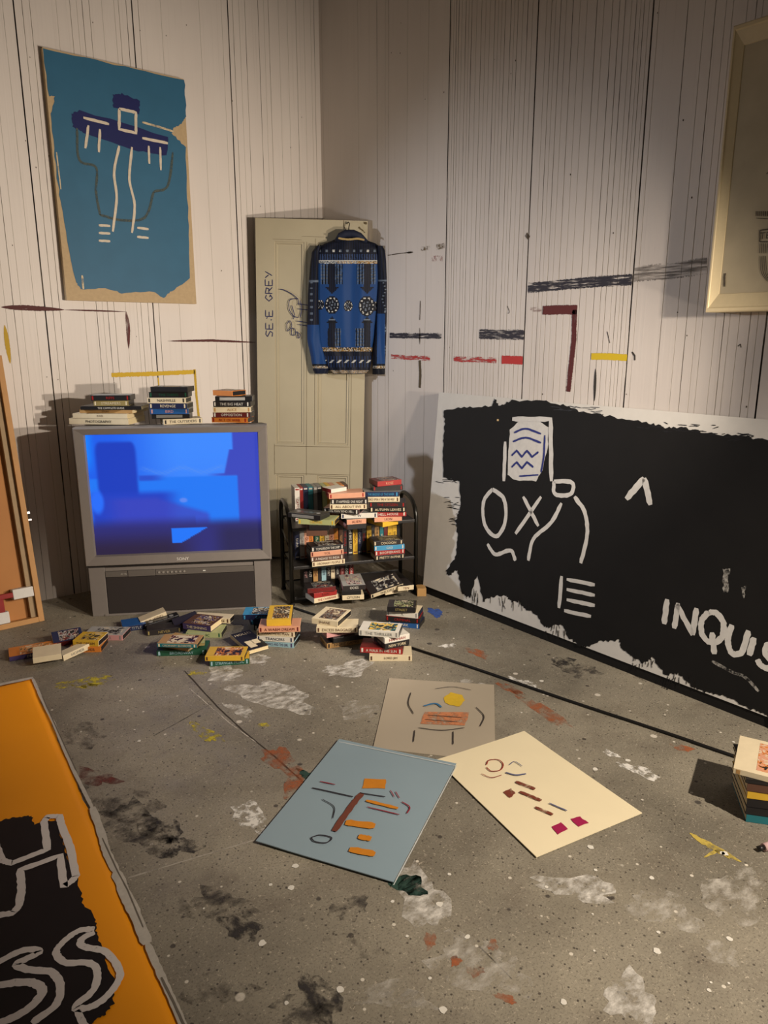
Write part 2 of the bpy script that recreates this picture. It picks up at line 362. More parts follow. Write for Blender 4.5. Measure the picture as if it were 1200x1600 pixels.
stroke(wall_r, [(611, 557), (640, 559), (672, 560)], .024, red, jit=.4); stroke(wall_r, [(709, 561), (745, 562), (776, 563)], .026, red, jit=.4); stroke(wall_r, [(784, 562), (817, 563)], .040, dry('b8302c', .66, (7, 9, 60), .1), jit=.2)
stroke(wall_r, [(829, 483), (850, 484)], .022, dry('6b221c', .42, (7, 9, 40), .1), jit=.4); stroke(wall_r, [(848, 485), (875, 484), (902, 484)], .040, dry('5c1c18', .85, (9, 9, 40)))
stroke(wall_r, [(898, 484), (897, 530), (892, 575), (888, 612)], .026, dry('561a16', .66, (40, 60, 6), .12), jit=.3)
stroke(wall_r, [(924, 557), (950, 557), (980, 559)], .028, dry('d2b41c', .85, (9, 9, 50)), jit=.2); stroke(wall_r, [(931, 576), (930, 600), (929, 627)], .013, dry('2b2620', .8, (9, 9, 12)), taper=True)
stroke(wall_r, [(657, 470), (656, 500)], .006, brn); stroke(wall_r, [(656, 512), (656, 538)], .010, brn, taper=True); stroke(wall_r, [(656, 563), (657, 585), (656, 606)], .020, dry('4f4129', .8, (30, 30, 12)), jit=.3)
stroke(wall_r, [(606, 399), (625, 396), (645, 394)], .005, brn); stroke(wall_r, [(635, 395), (646, 394)], .010, brn, taper=True); stroke(wall_r, [(658, 389), (672, 387)], .020, dry('6a5632', .44, (40, 60, 60)), jit=.4); stroke(wall_r, [(682, 386), (695, 384)], .026, dry('6a5632', .5, (40, 60, 60)), jit=.4)
stroke(wall_r, [(675, 404), (692, 404)], .028, dry('a86a66', .42, (40, 40, 60)), jit=.4)
stroke(wall_r, [(822, 366), (827, 372)], .02, brn, jit=.5); stroke(wall_r, [(988, 550), (992, 556), (992, 563)], .007, mat('3a3430', .8)); stroke(wall_r, [(949, 518), (951, 527), (953, 536)], .003, mat('3a3430', .8), straight=False)
stroke(wall_r, [(1153, 541), (1157, 538), (1158, 543)], .004, mat('5a534a', .8)); stroke(wall_r, [(793, 478), (796, 487), (794, 490)], .003, mat('4a4338', .8), straight=False)
stroke(wall_r, [(567, 420), (567, 560)], .004, dry('3a3228', .4, (30, 30, 8)))
bm = bmesh.new()
for _ in range(26):
    px, py = random.uniform(600, 1190), random.uniform(10, 640)
    c = RW(px, py); r = random.uniform(.0015, .003); patch(bm, [c + Vector((0, math.cos(k) * r, math.sin(k) * r * 1.5)) for k in range(6)], (-1, 0, 0), .001)
for _ in range(30):
    px, py = random.uniform(5, 480), random.uniform(10, 620); c = LW(px, py); r = random.uniform(.002, .003)
    patch(bm, [c + Vector((math.cos(k) * r, 0, math.sin(k) * r * 1.5)) for k in range(6)], (0, -1, 0), .001)
tag(obj('nail_marks', b2m(bm), mat('4a4136', .8), wall_r), kind='stuff')

# ------------------------------------------------------------------ blue painting on the left wall (plain abstract stand-in)
def panel_from(quad, depth, nrm, name, m, parent):
    """board with front corners quad and thickness going back from nrm"""
    bm = bmesh.new(); n = Vector(nrm).normalized(); f = [bm.verts.new(Vector(q)) for q in quad]; b = [bm.verts.new(Vector(q) - n * depth) for q in quad]
    bm.faces.new(f); bm.faces.new(b[::-1])
    for i in range(4): bm.faces.new((f[i], b[i], b[(i + 1) % 4], f[(i + 1) % 4]))
    bmesh.ops.recalc_face_normals(bm, faces=bm.faces[:])
    return obj(name, localise(b2m(bm), parent), m, parent)
YB = -.035; BN = (0, -1, 0)
B = lambda px, py: LW(px, py, YB)
t = thing('painting', (-1.25, 0, 1.58), 0, 'tall blue painting with white line marks and ragged tan border hung on left wall', 'painting')
x0, x1 = B(67, 80).x, B(303, 472).x
x0 = (B(66, 74).x + B(104, 467).x) / 2; x1 = (B(289, 124).x + B(305, 473).x) / 2; z1 = B(65, 73).z; z0 = B(104, 469).z
panel_from([(x0, YB, z0), (x1, YB, z0), (x1, YB, z1), (x0, YB, z1)], .033, BN, 'board', mat('b49c78', .7, .15), t)
def paint_on(parent, name, m, items, f, nrm):
    bm = bmesh.new()
    for it in items:
        kind = it[0]
        if kind == 's': ribbon(bm, [f(*p) for p in it[1]], it[2], nrm, it[3] if len(it) > 3 else .003, 7, jit=.14, straight=False)
        elif kind == 'l': ribbon(bm, [f(*p) for p in it[1]], it[2], nrm, it[3] if len(it) > 3 else .003, 7, jit=.14, straight=True)
        elif kind == 'p': patch(bm, [f(*p) for p in it[1]], nrm, it[2] if len(it) > 2 else .0015, it[3] if len(it) > 3 else .004, it[4] if len(it) > 4 else 6)
    return obj(name, localise(b2m(bm), parent), m, parent)
paint_on(t, 'blue_ground', mat('2c5f7c', .55, .12, 9), [('p', [(67, 75), (180, 101), (288, 125), (291, 180), (285, 192), (272, 200), (268, 208), (290, 230), (294, 340), (297, 435), (268, 455), (255, 466), (240, 456), (190, 458), (165, 450), (126, 452), (118, 440), (97, 330), (88, 270), (80, 178), (86, 150), (76, 150)], .001, .0035, 7)], B, BN)
paint_on(t, 'dark_blue_patch', mat('141b52', .6, .1), [('p', [(112, 179), (124, 172), (262, 214), (260, 244), (216, 236), (130, 207), (114, 198)], .002, .005, 6), ('p', [(176, 148), (190, 146), (218, 158), (217, 178), (176, 168)], .002, .005, 6)], B, BN)
paint_on(t, 'grey_line', dry('3f4a46', .6, (60, 60, 60)), [('s', [(120, 200), (124, 250), (150, 262), (150, 300), (156, 336)], .012, .0022), ('s', [(156, 336), (190, 344), (226, 340), (240, 300)], .013, .0022), ('s', [(240, 300), (262, 290), (270, 238)], .013, .0022)], B, BN)
paint_on(t, 'white_line', mat('cdc0ac', .7, .2), [('l', [(186, 170), (212, 176), (212, 208), (186, 202), (186, 170)], .015),
    ('l', [(130, 184), (170, 194)], .014), ('l', [(222, 216), (262, 224)], .014), ('l', [(138, 196), (133, 232)], .013), ('l', [(156, 202), (154, 238)], .013), ('l', [(232, 228), (233, 256)], .012), ('l', [(250, 230), (251, 266)], .012),
    ('s', [(186, 228), (178, 270), (182, 310), (176, 362)], .013), ('s', [(206, 230), (202, 280), (210, 320), (206, 364)], .013), ('l', [(154, 352), (172, 353)], .012), ('l', [(154, 364), (172, 365)], .012), ('l', [(154, 376), (172, 377)], .012), ('l', [(214, 356), (232, 358)], .012), ('l', [(214, 370), (232, 372)], .012)], B, BN)
paint_on(t, 'cream_streak', dry('c9b694', .6, (40, 40, 40)), [('l', [(222, 191), (250, 199), (272, 206)], .010), ('l', [(88, 238), (95, 296)], .006), ('l', [(128, 430), (130, 452)], .01)], B, BN)

# ------------------------------------------------------------------ deep cream frame on the right wall
t = thing('framed_picture', (0, -3.25, 1.49), 0, 'deep cream box frame holding a faded beige picture on right wall', 'picture frame')
FY0, FY1, FZ0, FZ1 = -2.657, -3.85, 1.488, 2.436
def ringframe(y0, y1, z0, z1, prof):
    """mitred frame; prof = list of (inset, x)"""
    bm = bmesh.new(); rings = []
    for ins, x in prof: rings.append([bm.verts.new((x, yy, zz)) for yy, zz in ((y0 - ins * .58, z0 + ins), (y1 + ins, z0 + ins), (y1 + ins, z1 - ins), (y0 - ins * .58, z1 - ins))])
    for a, b in zip(rings, rings[1:]):
        for k in range(4): bm.faces.new((a[k], a[(k + 1) % 4], b[(k + 1) % 4], b[k]))
    bmesh.ops.recalc_face_normals(bm, faces=bm.faces[:])
    return b2m(bm)
CRM = mat('cfbd96', .45, .06)
obj('frame_moulding', localise(ringframe(FY0, FY1, FZ0, FZ1, [(0, -.002), (0, -.1), (.004, -.104), (.014, -.104), (.018, -.1), (.064, -.088), (.066, -.084)]), t), CRM, t)
panel_from([(-.085, FY0 - .034, FZ0 + .06), (-.085, FY1 + .06, FZ0 + .06), (-.085, FY1 + .06, FZ1 - .06), (-.085, FY0 - .034, FZ1 - .06)], .012, (-1, 0, 0), 'picture', mat('b0a388', .8, .22, 7), t)
Fp = lambda px, py: RW(px, py, -.085)
paint_on(t, 'pencil_marks', mat('4c4338', .8), [('l', [(1188, 360), (1188, 378), (1202, 378)], .004), ('l', [(1188, 360), (1203, 358)], .004)] + [('l', [(1182 + 3 * i, 330), (1182 + 3 * i, 338)], .003) for i in range(7)]
    + [('l', [(1188 + 3 * i, 380), (1187 + 3 * i, 396)], .002) for i in range(5)] + [('s', [(1188 + 3 * i, 400), (1190 + 3 * i, 425), (1200 + 2 * i, 440)], .002) for i in range(4)]
    + [('l', [(1198, 272), (1203, 268)], .003), ('l', [(1134, 427), (1133, 432), (1133, 448)], .005), ('l', [(1182, 341), (1202, 342)], .002)], Fp, (-1, 0, 0))
tm = obj('picture_lettering', text('TE', .022), mat('4c4338', .8), t); tm.rotation_euler = (R_(90), 0, R_(-90)); tm.location = (-.0885, Fp(1196, 368).y + 3.25, Fp(1196, 368).z - 1.49)

# ------------------------------------------------------------------ big black canvas leaning on the right wall
cb, ct = Vector((-.19, 0, .045)), Vector((-.04, 0, 1.105)); cn = Vector((-(ct - cb).z, 0, (ct - cb).x)).normalized()
K = lambda px, py: on(px, py, cn, cb)
t = thing('canvas', (-.17, -2.3, 0), 0, 'huge black and white painted canvas leaning against the right wall', 'canvas')
YL0, YL1, YE = -1.207, -1.150, -3.55
panel_from([(cb.x, YL0, cb.z), (cb.x, YE, cb.z), (ct.x, YE, ct.z), (ct.x, YL1, ct.z)], .03, cn, 'canvas_board', mat('d2cec6', .7, .08, 20), t)
obj('bottom_rail', localise(boxes([((-.186, YE, 0), (-.13, YL0 + .005, .045))], .002), t), mat('171513', .7), t)
paint_on(t, 'black_ground', mat('0f0d0b', .7, .2, 8), [('p', [
    (694, 640), (730, 636), (768, 634), (773, 622), (780, 634), (800, 626), (850, 627), (880, 632), (905, 642), (960, 652), (1010, 660), (1040, 668), (1065, 668), (1100, 676), (1150, 680), (1205, 690), (1225, 700), (1225, 1160), (1198, 1118),
    (1180, 1110), (1160, 1103), (1140, 1091), (1118, 1084), (1095, 1080), (1075, 1068), (1060, 1052), (1040, 1055), (1020, 1028), (1005, 1036), (985, 1024), (970, 1012), (968, 1000), (940, 1002), (915, 1012), (905, 1008), (888, 996), (876, 974), (858, 980),
    (850, 978), (838, 960), (818, 950), (812, 940), (800, 940), (790, 930), (770, 932), (755, 940), (745, 898), (735, 934), (722, 928), (715, 890), (702, 900), (697, 893), (712, 870), (716, 840), (712, 815), (720, 790), (718, 752), (694, 746), (692, 700), (695, 670)], .0015, .006, 8)], K, cn)
# dry brushed edge strokes
bm = bmesh.new()
for cx, cy, n_, dx, dy in ((712, 800, 16, 10, 26), (800, 938, 22, 34, 10), (735, 930, 12, 14, 12), (870, 978, 14, 18, 8), (1010, 1026, 18, 24, 14), (1062, 1062, 22, 30, 14), (910, 642, 16, 36, 6), (1070, 668, 26, 60, 8), (1150, 682, 20, 40, 5), (705, 752, 8, 14, 5)):
    for _ in range(n_):
        a, b_ = cx + random.uniform(-dx, dx), cy + random.uniform(-dy, dy); l = random.uniform(5, 16)
        ribbon(bm, [K(a, b_), K(a + random.uniform(-3, 3), b_ + l)] if cy > 760 and cx > 730 else [K(a, b_), K(a - l, b_ + random.uniform(-3, 3))], .003, cn, .0018, 3)
tag(obj('brush_edge', localise(b2m(bm), t), mat('14110f', .5, .2, 8), t), kind='stuff')
WH = mat('cfccc6', .6, .16, 40)
paint_on(t, 'white_patch', WH, [('p', [(797, 672), (812, 658), (840, 657), (858, 668), (856, 700), (848, 735), (838, 752), (806, 750), (793, 742), (795, 705)], .002, .003, 5)], K, cn)
paint_on(t, 'blue_loop', mat('1c2672', .5), [('s', [(804, 676), (822, 670), (846, 678)], .010), ('s', [(802, 690), (822, 684), (846, 692)], .010), ('l', [(800, 712), (808, 704), (816, 714), (824, 704), (832, 714), (842, 706)], .010),
    ('l', [(800, 730), (808, 722), (816, 732), (824, 722), (834, 730)], .010), ('s', [(852, 680), (850, 715), (846, 738)], .010), ('l', [(812, 744), (842, 742)], .008)], K, cn)
paint_on(t, 'white_line', WH, [('l', [(801, 655), (861, 655), (862, 752)], .024), ('l', [(790, 690), (788, 752)], .022),
    ('s', [(770, 764), (756, 785), (758, 820), (776, 838), (790, 815), (788, 780), (770, 764)], .022), ('s', [(762, 850), (775, 866), (798, 860), (806, 876)], .020), ('l', [(818, 776), (842, 822)], .020), ('l', [(846, 776), (806, 834)], .020),
    ('s', [(878, 786), (862, 816), (834, 842), (826, 876)], .020), ('s', [(866, 752), (894, 754), (892, 772), (868, 772), (866, 752)], .020), ('s', [(898, 776), (914, 800), (918, 836), (908, 880)], .020),
    ('l', [(878, 900), (874, 950)], .020), ('l', [(886, 905), (930, 914)], .018), ('l', [(886, 921), (930, 930)], .018), ('l', [(886, 937), (930, 946)], .018), ('l', [(882, 954), (924, 963)], .018)], K, cn)
paint_on(t, 'painted_caret', WH, [('l', [(979, 780), (1007, 747)], .028), ('l', [(1007, 747), (1017, 789)], .026)], K, cn)
paint_on(t, 'painted_lettering', WH, [('l', [(1043, 936), (1038, 975)], 0.024), ('l', [(1060, 942), (1054, 982)], 0.023), ('l', [(1058, 944), (1083, 992)], 0.023), ('l', [(1089, 950), (1083, 992)], 0.023),
    ('s', [(1108, 956), (1097, 970), (1098, 992), (1112, 1004), (1128, 996), (1131, 974), (1120, 958), (1108, 957)], 0.023), ('l', [(1113, 988), (1117, 1022)], .024), ('s', [(1144, 976), (1138, 1000), (1144, 1020), (1160, 1018), (1170, 985)], 0.023), ('l', [(1179, 996), (1171, 1024)], .024),
    ('s', [(1212, 1010), (1200, 1008), (1196, 1020), (1206, 1034), (1204, 1044), (1190, 1040), (1184, 1030)], .022)], K, cn)
paint_on(t, 'white_splatter', dry('a8a49c', .5, (60, 60, 60)), [('s', [(1113, 1033), (1145, 1050), (1165, 1058), (1186, 1080)], .012), ('p', [(1130, 890), (1140, 888), (1138, 925), (1130, 925)], .002), ('p', [(1158, 918), (1166, 915), (1162, 942)], .002)], K, cn)
paint_on(t, 'nail_head', mat('c9a868', .4), [('p', [(777, 655), (780, 655), (780, 658), (777, 658)], .003, 0, 1)], K, cn)

# ------------------------------------------------------------------ leaning panelled door
D0, D1 = Vector((-.505, -.085, 0)), Vector((-.045, -.455, 0))
dd = (D1 - D0).normalized(); DW = .655; DH = 2.055; DT = .036
t = thing('panel_door', D0 + dd * .01, math.atan2(dd.y, dd.x), 'worn cream panelled door leaning in the corner with blue lettering down its side', 'door')
t.rotation_euler = Matrix.Rotation(math.atan2(dd.y, dd.x), 3, 'Z').to_euler(); t.rotation_euler.rotate_axis('Y', R_(1.5)); 
t.location = t.location - dd * .082 + Vector((0, 0, .018))
bpy.context.view_layer.update()
def door_mat():
    m = mat('aaa087', .5, .10, 5, key='door'); nt = m.node_tree; N = nt.nodes; Lk = nt.links; b = N['Principled BSDF']
    src = b.inputs['Base Color'].links[0].from_socket
    tc = N.new('ShaderNodeTexCoord'); mp = N.new('ShaderNodeMapping'); mp.inputs['Scale'].default_value = (26, 26, 5); n = N.new('ShaderNodeTexNoise'); n.inputs['Scale'].default_value = 1; n.inputs['Detail'].default_value = 8; n.inputs['Roughness'].default_value = .7
    Lk.new(tc.outputs['Object'], mp.inputs[0]); Lk.new(mp.outputs[0], n.inputs['Vector'])
    mr = N.new('ShaderNodeMapRange'); mr.inputs[1].default_value = .70; mr.inputs[2].default_value = .74; Lk.new(n.outputs[0], mr.inputs[0])
    mx = N.new('ShaderNodeMix'); mx.data_type = 'RGBA'; mx.inputs[7].default_value = lin('6b5a40'); Lk.new(mr.outputs[0], mx.inputs[0]); Lk.new(src, mx.inputs[6]); Lk.new(mx.outputs[2], b.inputs['Base Color'])
    return m
DM = door_mat(); DK = mat('5d5038', .8)
# local frame: x across, -y towards the room, z up. slab with stiles and rails, recessed panels and mouldings
def door_panel(bm, xa, xb, za, zb):
    prof = [(0, 0), (.004, .006), (.012, .004), (.016, .012), (.020, .013)]
    rings = [[bm.verts.new((x, y - DT, z)) for x, z in ((xa + i, za + i), (xb - i, za + i), (xb - i, zb - i), (xa + i, zb - i))] for i, y in prof]
    for a, b in zip(rings, rings[1:]):
        for k in range(4): bm.faces.new((a[k], a[(k + 1) % 4], b[(k + 1) % 4], b[k]))
    bm.faces.new(rings[-1])
PAN = [(.11, .285, .735, 1.93), (.365, .56, .735, 1.93), (.11, .285, .10, .54), (.365, .56, .10, .54)]
xs = sorted({0, DW} | {p[0] for p in PAN} | {p[1] for p in PAN}); zs = sorted({0, DH} | {p[2] for p in PAN} | {p[3] for p in PAN})
bm = bmesh.new()
for i in range(len(xs) - 1):
    for j in range(len(zs) - 1):
        if any(abs(xs[i] - p[0]) < 1e-5 and zs[j] >= p[2] - 1e-5 and zs[j + 1] <= p[3] + 1e-5 for p in PAN): continue
        bm.faces.new([bm.verts.new(v) for v in ((xs[i], -DT, zs[j]), (xs[i + 1], -DT, zs[j]), (xs[i + 1], -DT, zs[j + 1]), (xs[i], -DT, zs[j + 1]))])
for a, b in (((0, 0), (0, 1)),):
    pass
for q in (((0, -DT, 0), (0, 0, 0), (0, 0, DH), (0, -DT, DH)), ((DW, -DT, 0), (DW, 0, 0), (DW, 0, DH), (DW, -DT, DH)), ((0, 0, 0), (DW, 0, 0), (DW, 0, DH), (0, 0, DH)), ((0, -DT, DH), (DW, -DT, DH), (DW, 0, DH), (0, 0, DH)), ((0, -DT, 0), (DW, -DT, 0), (DW, 0, 0), (0, 0, 0))):
    bm.faces.new([bm.verts.new(v) for v in q])
bmesh.ops.remove_doubles(bm, verts=bm.verts[:], dist=1e-5)
obj('door_slab', b2m(bm), DM, t)
for p in PAN:
    bm = bmesh.new(); door_panel(bm, *p); obj('door_panel', b2m(bm), DM, t)
bm = bmesh.new()
def dl(pts, w, jit=.3): ribbon(bm, [(a, -DT, c) for a, c in pts], w, (0, -1, 0), .0008, 10, jit=jit, straight=True)
dl([(.575, .02), (.572, 2.0)], .0022); dl([(.10, .54), (.10, .735)], .0022); dl([(.30, .54), (.30, 1.93)], .0022); dl([(.35, .735), (.35, 1.95)], .0022); dl([(.10, .548), (.57, .55)], .0025); dl([(.10, .722), (.57, .726)], .0025)
dl([(.515, DH), (.515, 2.02), (.53, 2.0), (.60, 1.99)], .004); dl([(.56, 2.0), (.61, 1.985)], .012, .8); dl([(.60, 2.02), (.64, 1.99)], .008, .8); dl([(.63, 2.045), (.65, 2.04)], .012)
dl([(.10, 1.94), (.27, 1.94)], .0016); dl([(.27, 1.96), (.40, 1.96)], .0016)
obj('paint_crack', b2m(bm), DK, t)
INK = mat('23264e', .5)
# lettering reads upwards along the left stile, hand drawn strokes
GL = {'S': [[(.9, .9), (.4, 1), (.1, .75), (.8, .35), (.6, .02), (.1, .1)]], 'E': [[(.9, 1), (.1, 1), (.1, 0), (.9, 0)], [(.1, .5), (.7, .5)]], "'": [[(.3, .3), (.35, .1)], [(.5, .9), (.6, .7)]], 'G': [[(.9, .85), (.5, 1), (.1, .5), (.5, 0), (.9, .3), (.6, .4)]], 'R': [[(.1, 0), (.1, 1), (.8, .85), (.7, .5), (.1, .5)], [(.4, .5), (.9, 0)]], 'Y': [[(.1, 1), (.5, .5)], [(.9, 1), (.4, 0)]], ' ': []}
bm = bmesh.new(); z = 1.38
for ch in "SE'E GREY":
    for s in GL[ch]: ribbon(bm, [(.075 - .042 * (v - .5), -DT, z + .045 * u_) for u_, v in s], .0055, (0, -1, 0), .001, 5, straight=True)
    z += .044 if ch != "'" else .03
obj('hand_lettering', b2m(bm), INK, t)
bm = bmesh.new()
for s in ([(.14, 1.66), (.17, 1.655), (.22, 1.63), (.25, 1.60), (.25, 1.57)], [(.25, 1.61), (.20, 1.60), (.195, 1.55), (.22, 1.51), (.25, 1.50)], [(.26, 1.60), (.27, 1.55), (.26, 1.50)], [(.21, 1.57), (.225, 1.52), (.22, 1.49)],
          [(.18, 1.46), (.20, 1.48), (.21, 1.45), (.185, 1.42), (.18, 1.46)], [(.21, 1.44), (.23, 1.43), (.23, 1.40), (.21, 1.40), (.21, 1.44)], [(.24, 1.42), (.26, 1.40), (.25, 1.38), (.24, 1.42)], [(.25, 1.58), (.33, 1.57)], [(.25, 1.55), (.33, 1.545)], [(.24, 1.48), (.33, 1.47)], [(.25, 1.46), (.33, 1.45)]):
    ribbon(bm, [(a, -DT, c - .0) for a, c in s], .0045, (0, -1, 0), .001, 6)
obj('blue_scribble', b2m(bm), INK, t)

# ------------------------------------------------------------------ jacket on the door
def srgb(*c): return tuple(lin('%02x%02x%02x' % tuple(int(x) for x in c)))
JY = .075
jn = Vector((-math.sin(math.atan2(dd.y, dd.x)) * -1, 0, 0))
jroot = thing('patterned_jacket', (0, 0, 0), 0, 'blue and black patterned long-sleeved jacket with gold trim hanging on the door', 'jacket')
outn = Vector((dd.y, -dd.x, 0))          # out of the door towards the room
if outn.dot(CAM - D0) < 0: outn = -outn
jp = D0 + outn * JY
J = lambda px, py, off=0: on(px, py, outn, jp + outn * off)
jroot.location = J(545, 585); jroot.rotation_euler = (0, 0, math.atan2(dd.y, dd.x)); bpy.context.view_layer.update()
BLU, BLK, GLD, WHT, GRY = srgb(24, 58, 108), srgb(14, 17, 26), srgb(150, 118, 66), srgb(170, 170, 166), srgb(88, 98, 112)
NAVY = srgb(19, 24, 42)
def cloth_col(px, py, kind):
    # px,py in the survey frame of the photo; converted to the pattern's own units
    X, Y = (px - 380) * 3.637, (py - 320) * 3.637
    if kind == 'sleeve_l' or kind == 'sleeve_r':
        if Y > 905:
            if 915 < Y < 930: return random.choice((GLD, WHT, BLK))
            return BLK if kind == 'sleeve_r' or Y < 930 else NAVY
        if Y < 425: return NAVY if (int(X / 9) % 2) else BLK
        if Y < 438: return GRY
        if kind == 'sleeve_r':
            if 760 < X < 805 and Y > 620: return BLU
            if abs((X - 800) - 8 * math.sin(Y / 18)) < 5: return GRY if int(Y / 9) % 2 else BLK
            return NAVY if int(X / 7) % 2 else BLK
        if Y > 680: return BLU
        if int(Y / 12) % 3 == 0 and X > 380 and X < 395: return GRY
        return NAVY if int(X / 7) % 2 else BLK
    if Y < 316:
        if 255 < Y < 270 and (int(X / 13) % 3 == 0): return WHT if abs(X - 520) < 30 or abs(X - 710) < 20 else GRY
        if Y > 280: return BLK if int(X / 7) % 2 else srgb(42, 58, 92)
        return BLK if int(X / 7) % 2 else NAVY
    if Y < 334:
        return random.choice((GLD, GLD, WHT, BLK) if X > 650 else (WHT, GRY, GLD) if X > 530 else (GRY, WHT, BLK)) if Y > 320 else WHT
    if Y > 940 and Y < 957: return random.choice((GLD, GLD, WHT, GRY, BLK))
    if Y > 808:
        if Y < 832: return random.choice((GLD, GLD, WHT, BLK, BLK))
        if 880 < Y < 897 and int((X + Y) / 14) % 3 == 0: return WHT
        if 860 < Y < 925: return BLK if int(X / 8) % 2 else srgb(26, 40, 72)
        return BLK if int(X / 7) % 2 else NAVY
    for cx, cy, r in ((505, 570, 42), (702, 575, 47), (438, 567, 23), (597, 575, 26), (748, 575, 22)):
        d = math.hypot(X - cx, (Y - cy) * .82)
        if d < r:
            if d > r * .86: return BLK
            if d > r * .70: return WHT if int(math.degrees(math.atan2(Y - cy, X - cx)) / 16 + 90) % 2 else BLK
            if d > r * .48: return BLK
            if d > r * .3: return GRY if int(math.degrees(math.atan2(Y - cy, X - cx)) / 30 + 90) % 2 else BLK
            return BLK if d > r * .12 else GRY
    for cx in (505, 704):
        if 470 < Y < 503 and abs(X - cx) < 38 * (1 - (Y - 470) / 36): return BLK if int(X / 6) % 2 else NAVY
        if 636 < Y < 672 and abs(X - cx) < 34 * ((Y - 634) / 38): return BLK if int(Y / 7) % 3 else GRY
        if abs(X - cx) < 19 and (Y < 470 or Y > 672): return BLK if int(X / 6) % 2 else NAVY
    for xa, xb, ya, yb in ((440, 565, 338, 450), (645, 752, 338, 450), (515, 555, 700, 805), (638, 690, 705, 805), (480, 520, 700, 805)):
        if xa < X < xb and ya < Y < yb:
            if int(X / 8) % 2: return srgb(60, 84, 120) if int(Y / 6) % 3 else GRY
            return BLK
    return BLU
def loft(rows, kind, folds, depth, nx=110, ny=190, base=.0):
    """rows: (py, px_left, px_right); a rounded flattened shell of cloth with folds, coloured by its woven pattern"""
    bm = bmesh.new(); lay = bm.loops.layers.float_color.new('pattern'); grid = []; pc = []
    for j in range(ny + 1):
        tt = j / ny; k = tt * (len(rows) - 1); i0 = min(int(k), len(rows) - 2); f = k - i0
        def g(c): 
            a, b_ = rows[i0][c], rows[i0 + 1][c]; return a + (b_ - a) * (f if c == 0 else f * f * (3 - 2 * f) * .4 + f * .6)
        py, xl, xr = g(0), g(1), g(2); row = []; rc = []
        for i in range(nx + 1):
            a = i / nx; px = xl + (xr - xl) * a; s = 1 - abs(2 * a - 1) ** 2.6
            off = base + depth * s ** .5 + folds(a, tt) * s
            row.append(bm.verts.new(J(px, py, off))); rc.append((px, py))
        grid.append(row); pc.append(rc)
    for j in range(ny):
        for i in range(nx):
            fc = bm.faces.new((grid[j][i], grid[j + 1][i], grid[j + 1][i + 1], grid[j][i + 1])); fc.smooth = True
            c = cloth_col((pc[j][i][0] + pc[j + 1][i + 1][0]) / 2, (pc[j][i][1] + pc[j + 1][i + 1][1]) / 2, kind)
            for l in fc.loops: l[lay] = c
    # back layer closes the shell
    for j in range(0, ny, 10):
        j2 = min(j + 10, ny)
        fc = bm.faces.new((grid[j][0], grid[j][nx], grid[j2][nx], grid[j2][0]))
        for l in fc.loops: l[lay] = BLK
    return localise(b2m(bm), jroot)
CLOTH = vcol_mat('woven_cloth', .6)
obj('jacket_body', loft([(371, 530, 562), (376, 519, 575), (381, 506, 588), (388, 496, 597), (400, 489, 602), (415, 489, 599), (440, 490, 594), (480, 491, 591), (520, 494, 586), (548, 498, 582), (562, 504, 580), (577, 512, 578), (584, 520, 572)], 'body',
    lambda a, t: .008 * math.sin(a * 17 + 3 * t) * t + .009 * math.sin(a * 23 - 5 * t) * t, .042, 130, 230), CLOTH, jroot)
obj('sleeve', loft([(384, 494, 503), (395, 487, 500), (420, 484, 499), (460, 481, 499), (500, 480, 500), (530, 480, 502), (560, 486, 509), (578, 489, 514), (584, 492, 512)], 'sleeve_l', lambda a, t: .01 * math.sin(a * 7 + 9 * t) * t, .045, 46, 190, -.005), CLOTH, jroot)
obj('sleeve', loft([(384, 588, 598), (392, 588, 603), (410, 588, 608), (440, 590, 610), (480, 588, 609), (520, 586, 607), (550, 583, 606), (575, 582, 605), (585, 582, 604)], 'sleeve_r', lambda a, t: .01 * math.sin(a * 8 - 8 * t) * t, .055, 46, 190, -.005), CLOTH, jroot)
bm = bmesh.new()
tube(bm, [J(px, py, o) for px, py, o in ((526, 377, .03), (532, 369, .05), (540, 365, .045), (552, 365, .045), (562, 369, .05), (572, 378, .03))], [.014, .02, .022, .022, .02, .014], 12)
obj('collar', localise(b2m(bm), jroot), mat('151b2e', .7, .3, 90), jroot)
paint_on(jroot, 'collar_trim', mat('b9a06c', .35, .2, 200, .5), [('s', [(530, 375), (538, 376.5), (548, 377), (560, 376), (570, 378)], .010, .086)], J, outn)
h = thing('coat_hanger', J(545, 366), math.atan2(dd.y, dd.x), 'black wire hanger hook above the collar of the patterned jacket', 'hanger'); bpy.context.view_layer.update()
bm = bmesh.new(); tube(bm, catmull([J(545, 368, .02), J(545, 356, .01), J(546, 350, .0), J(544, 347, -.02), J(542, 350, -.03)], 6), .0028, 8)
obj('hook', localise(b2m(bm), h), mat('1a1816', .35, .1, 60, .6), h)
bm = bmesh.new(); tube(bm, catmull([J(508, 386, .012), J(525, 376, .015), J(545, 368, .02), J(568, 376, .015), J(588, 384, .012)], 6), .0028, 8)
obj('shoulder_wire', localise(b2m(bm), h), mat('1a1816', .35, .1, 60, .6), h)

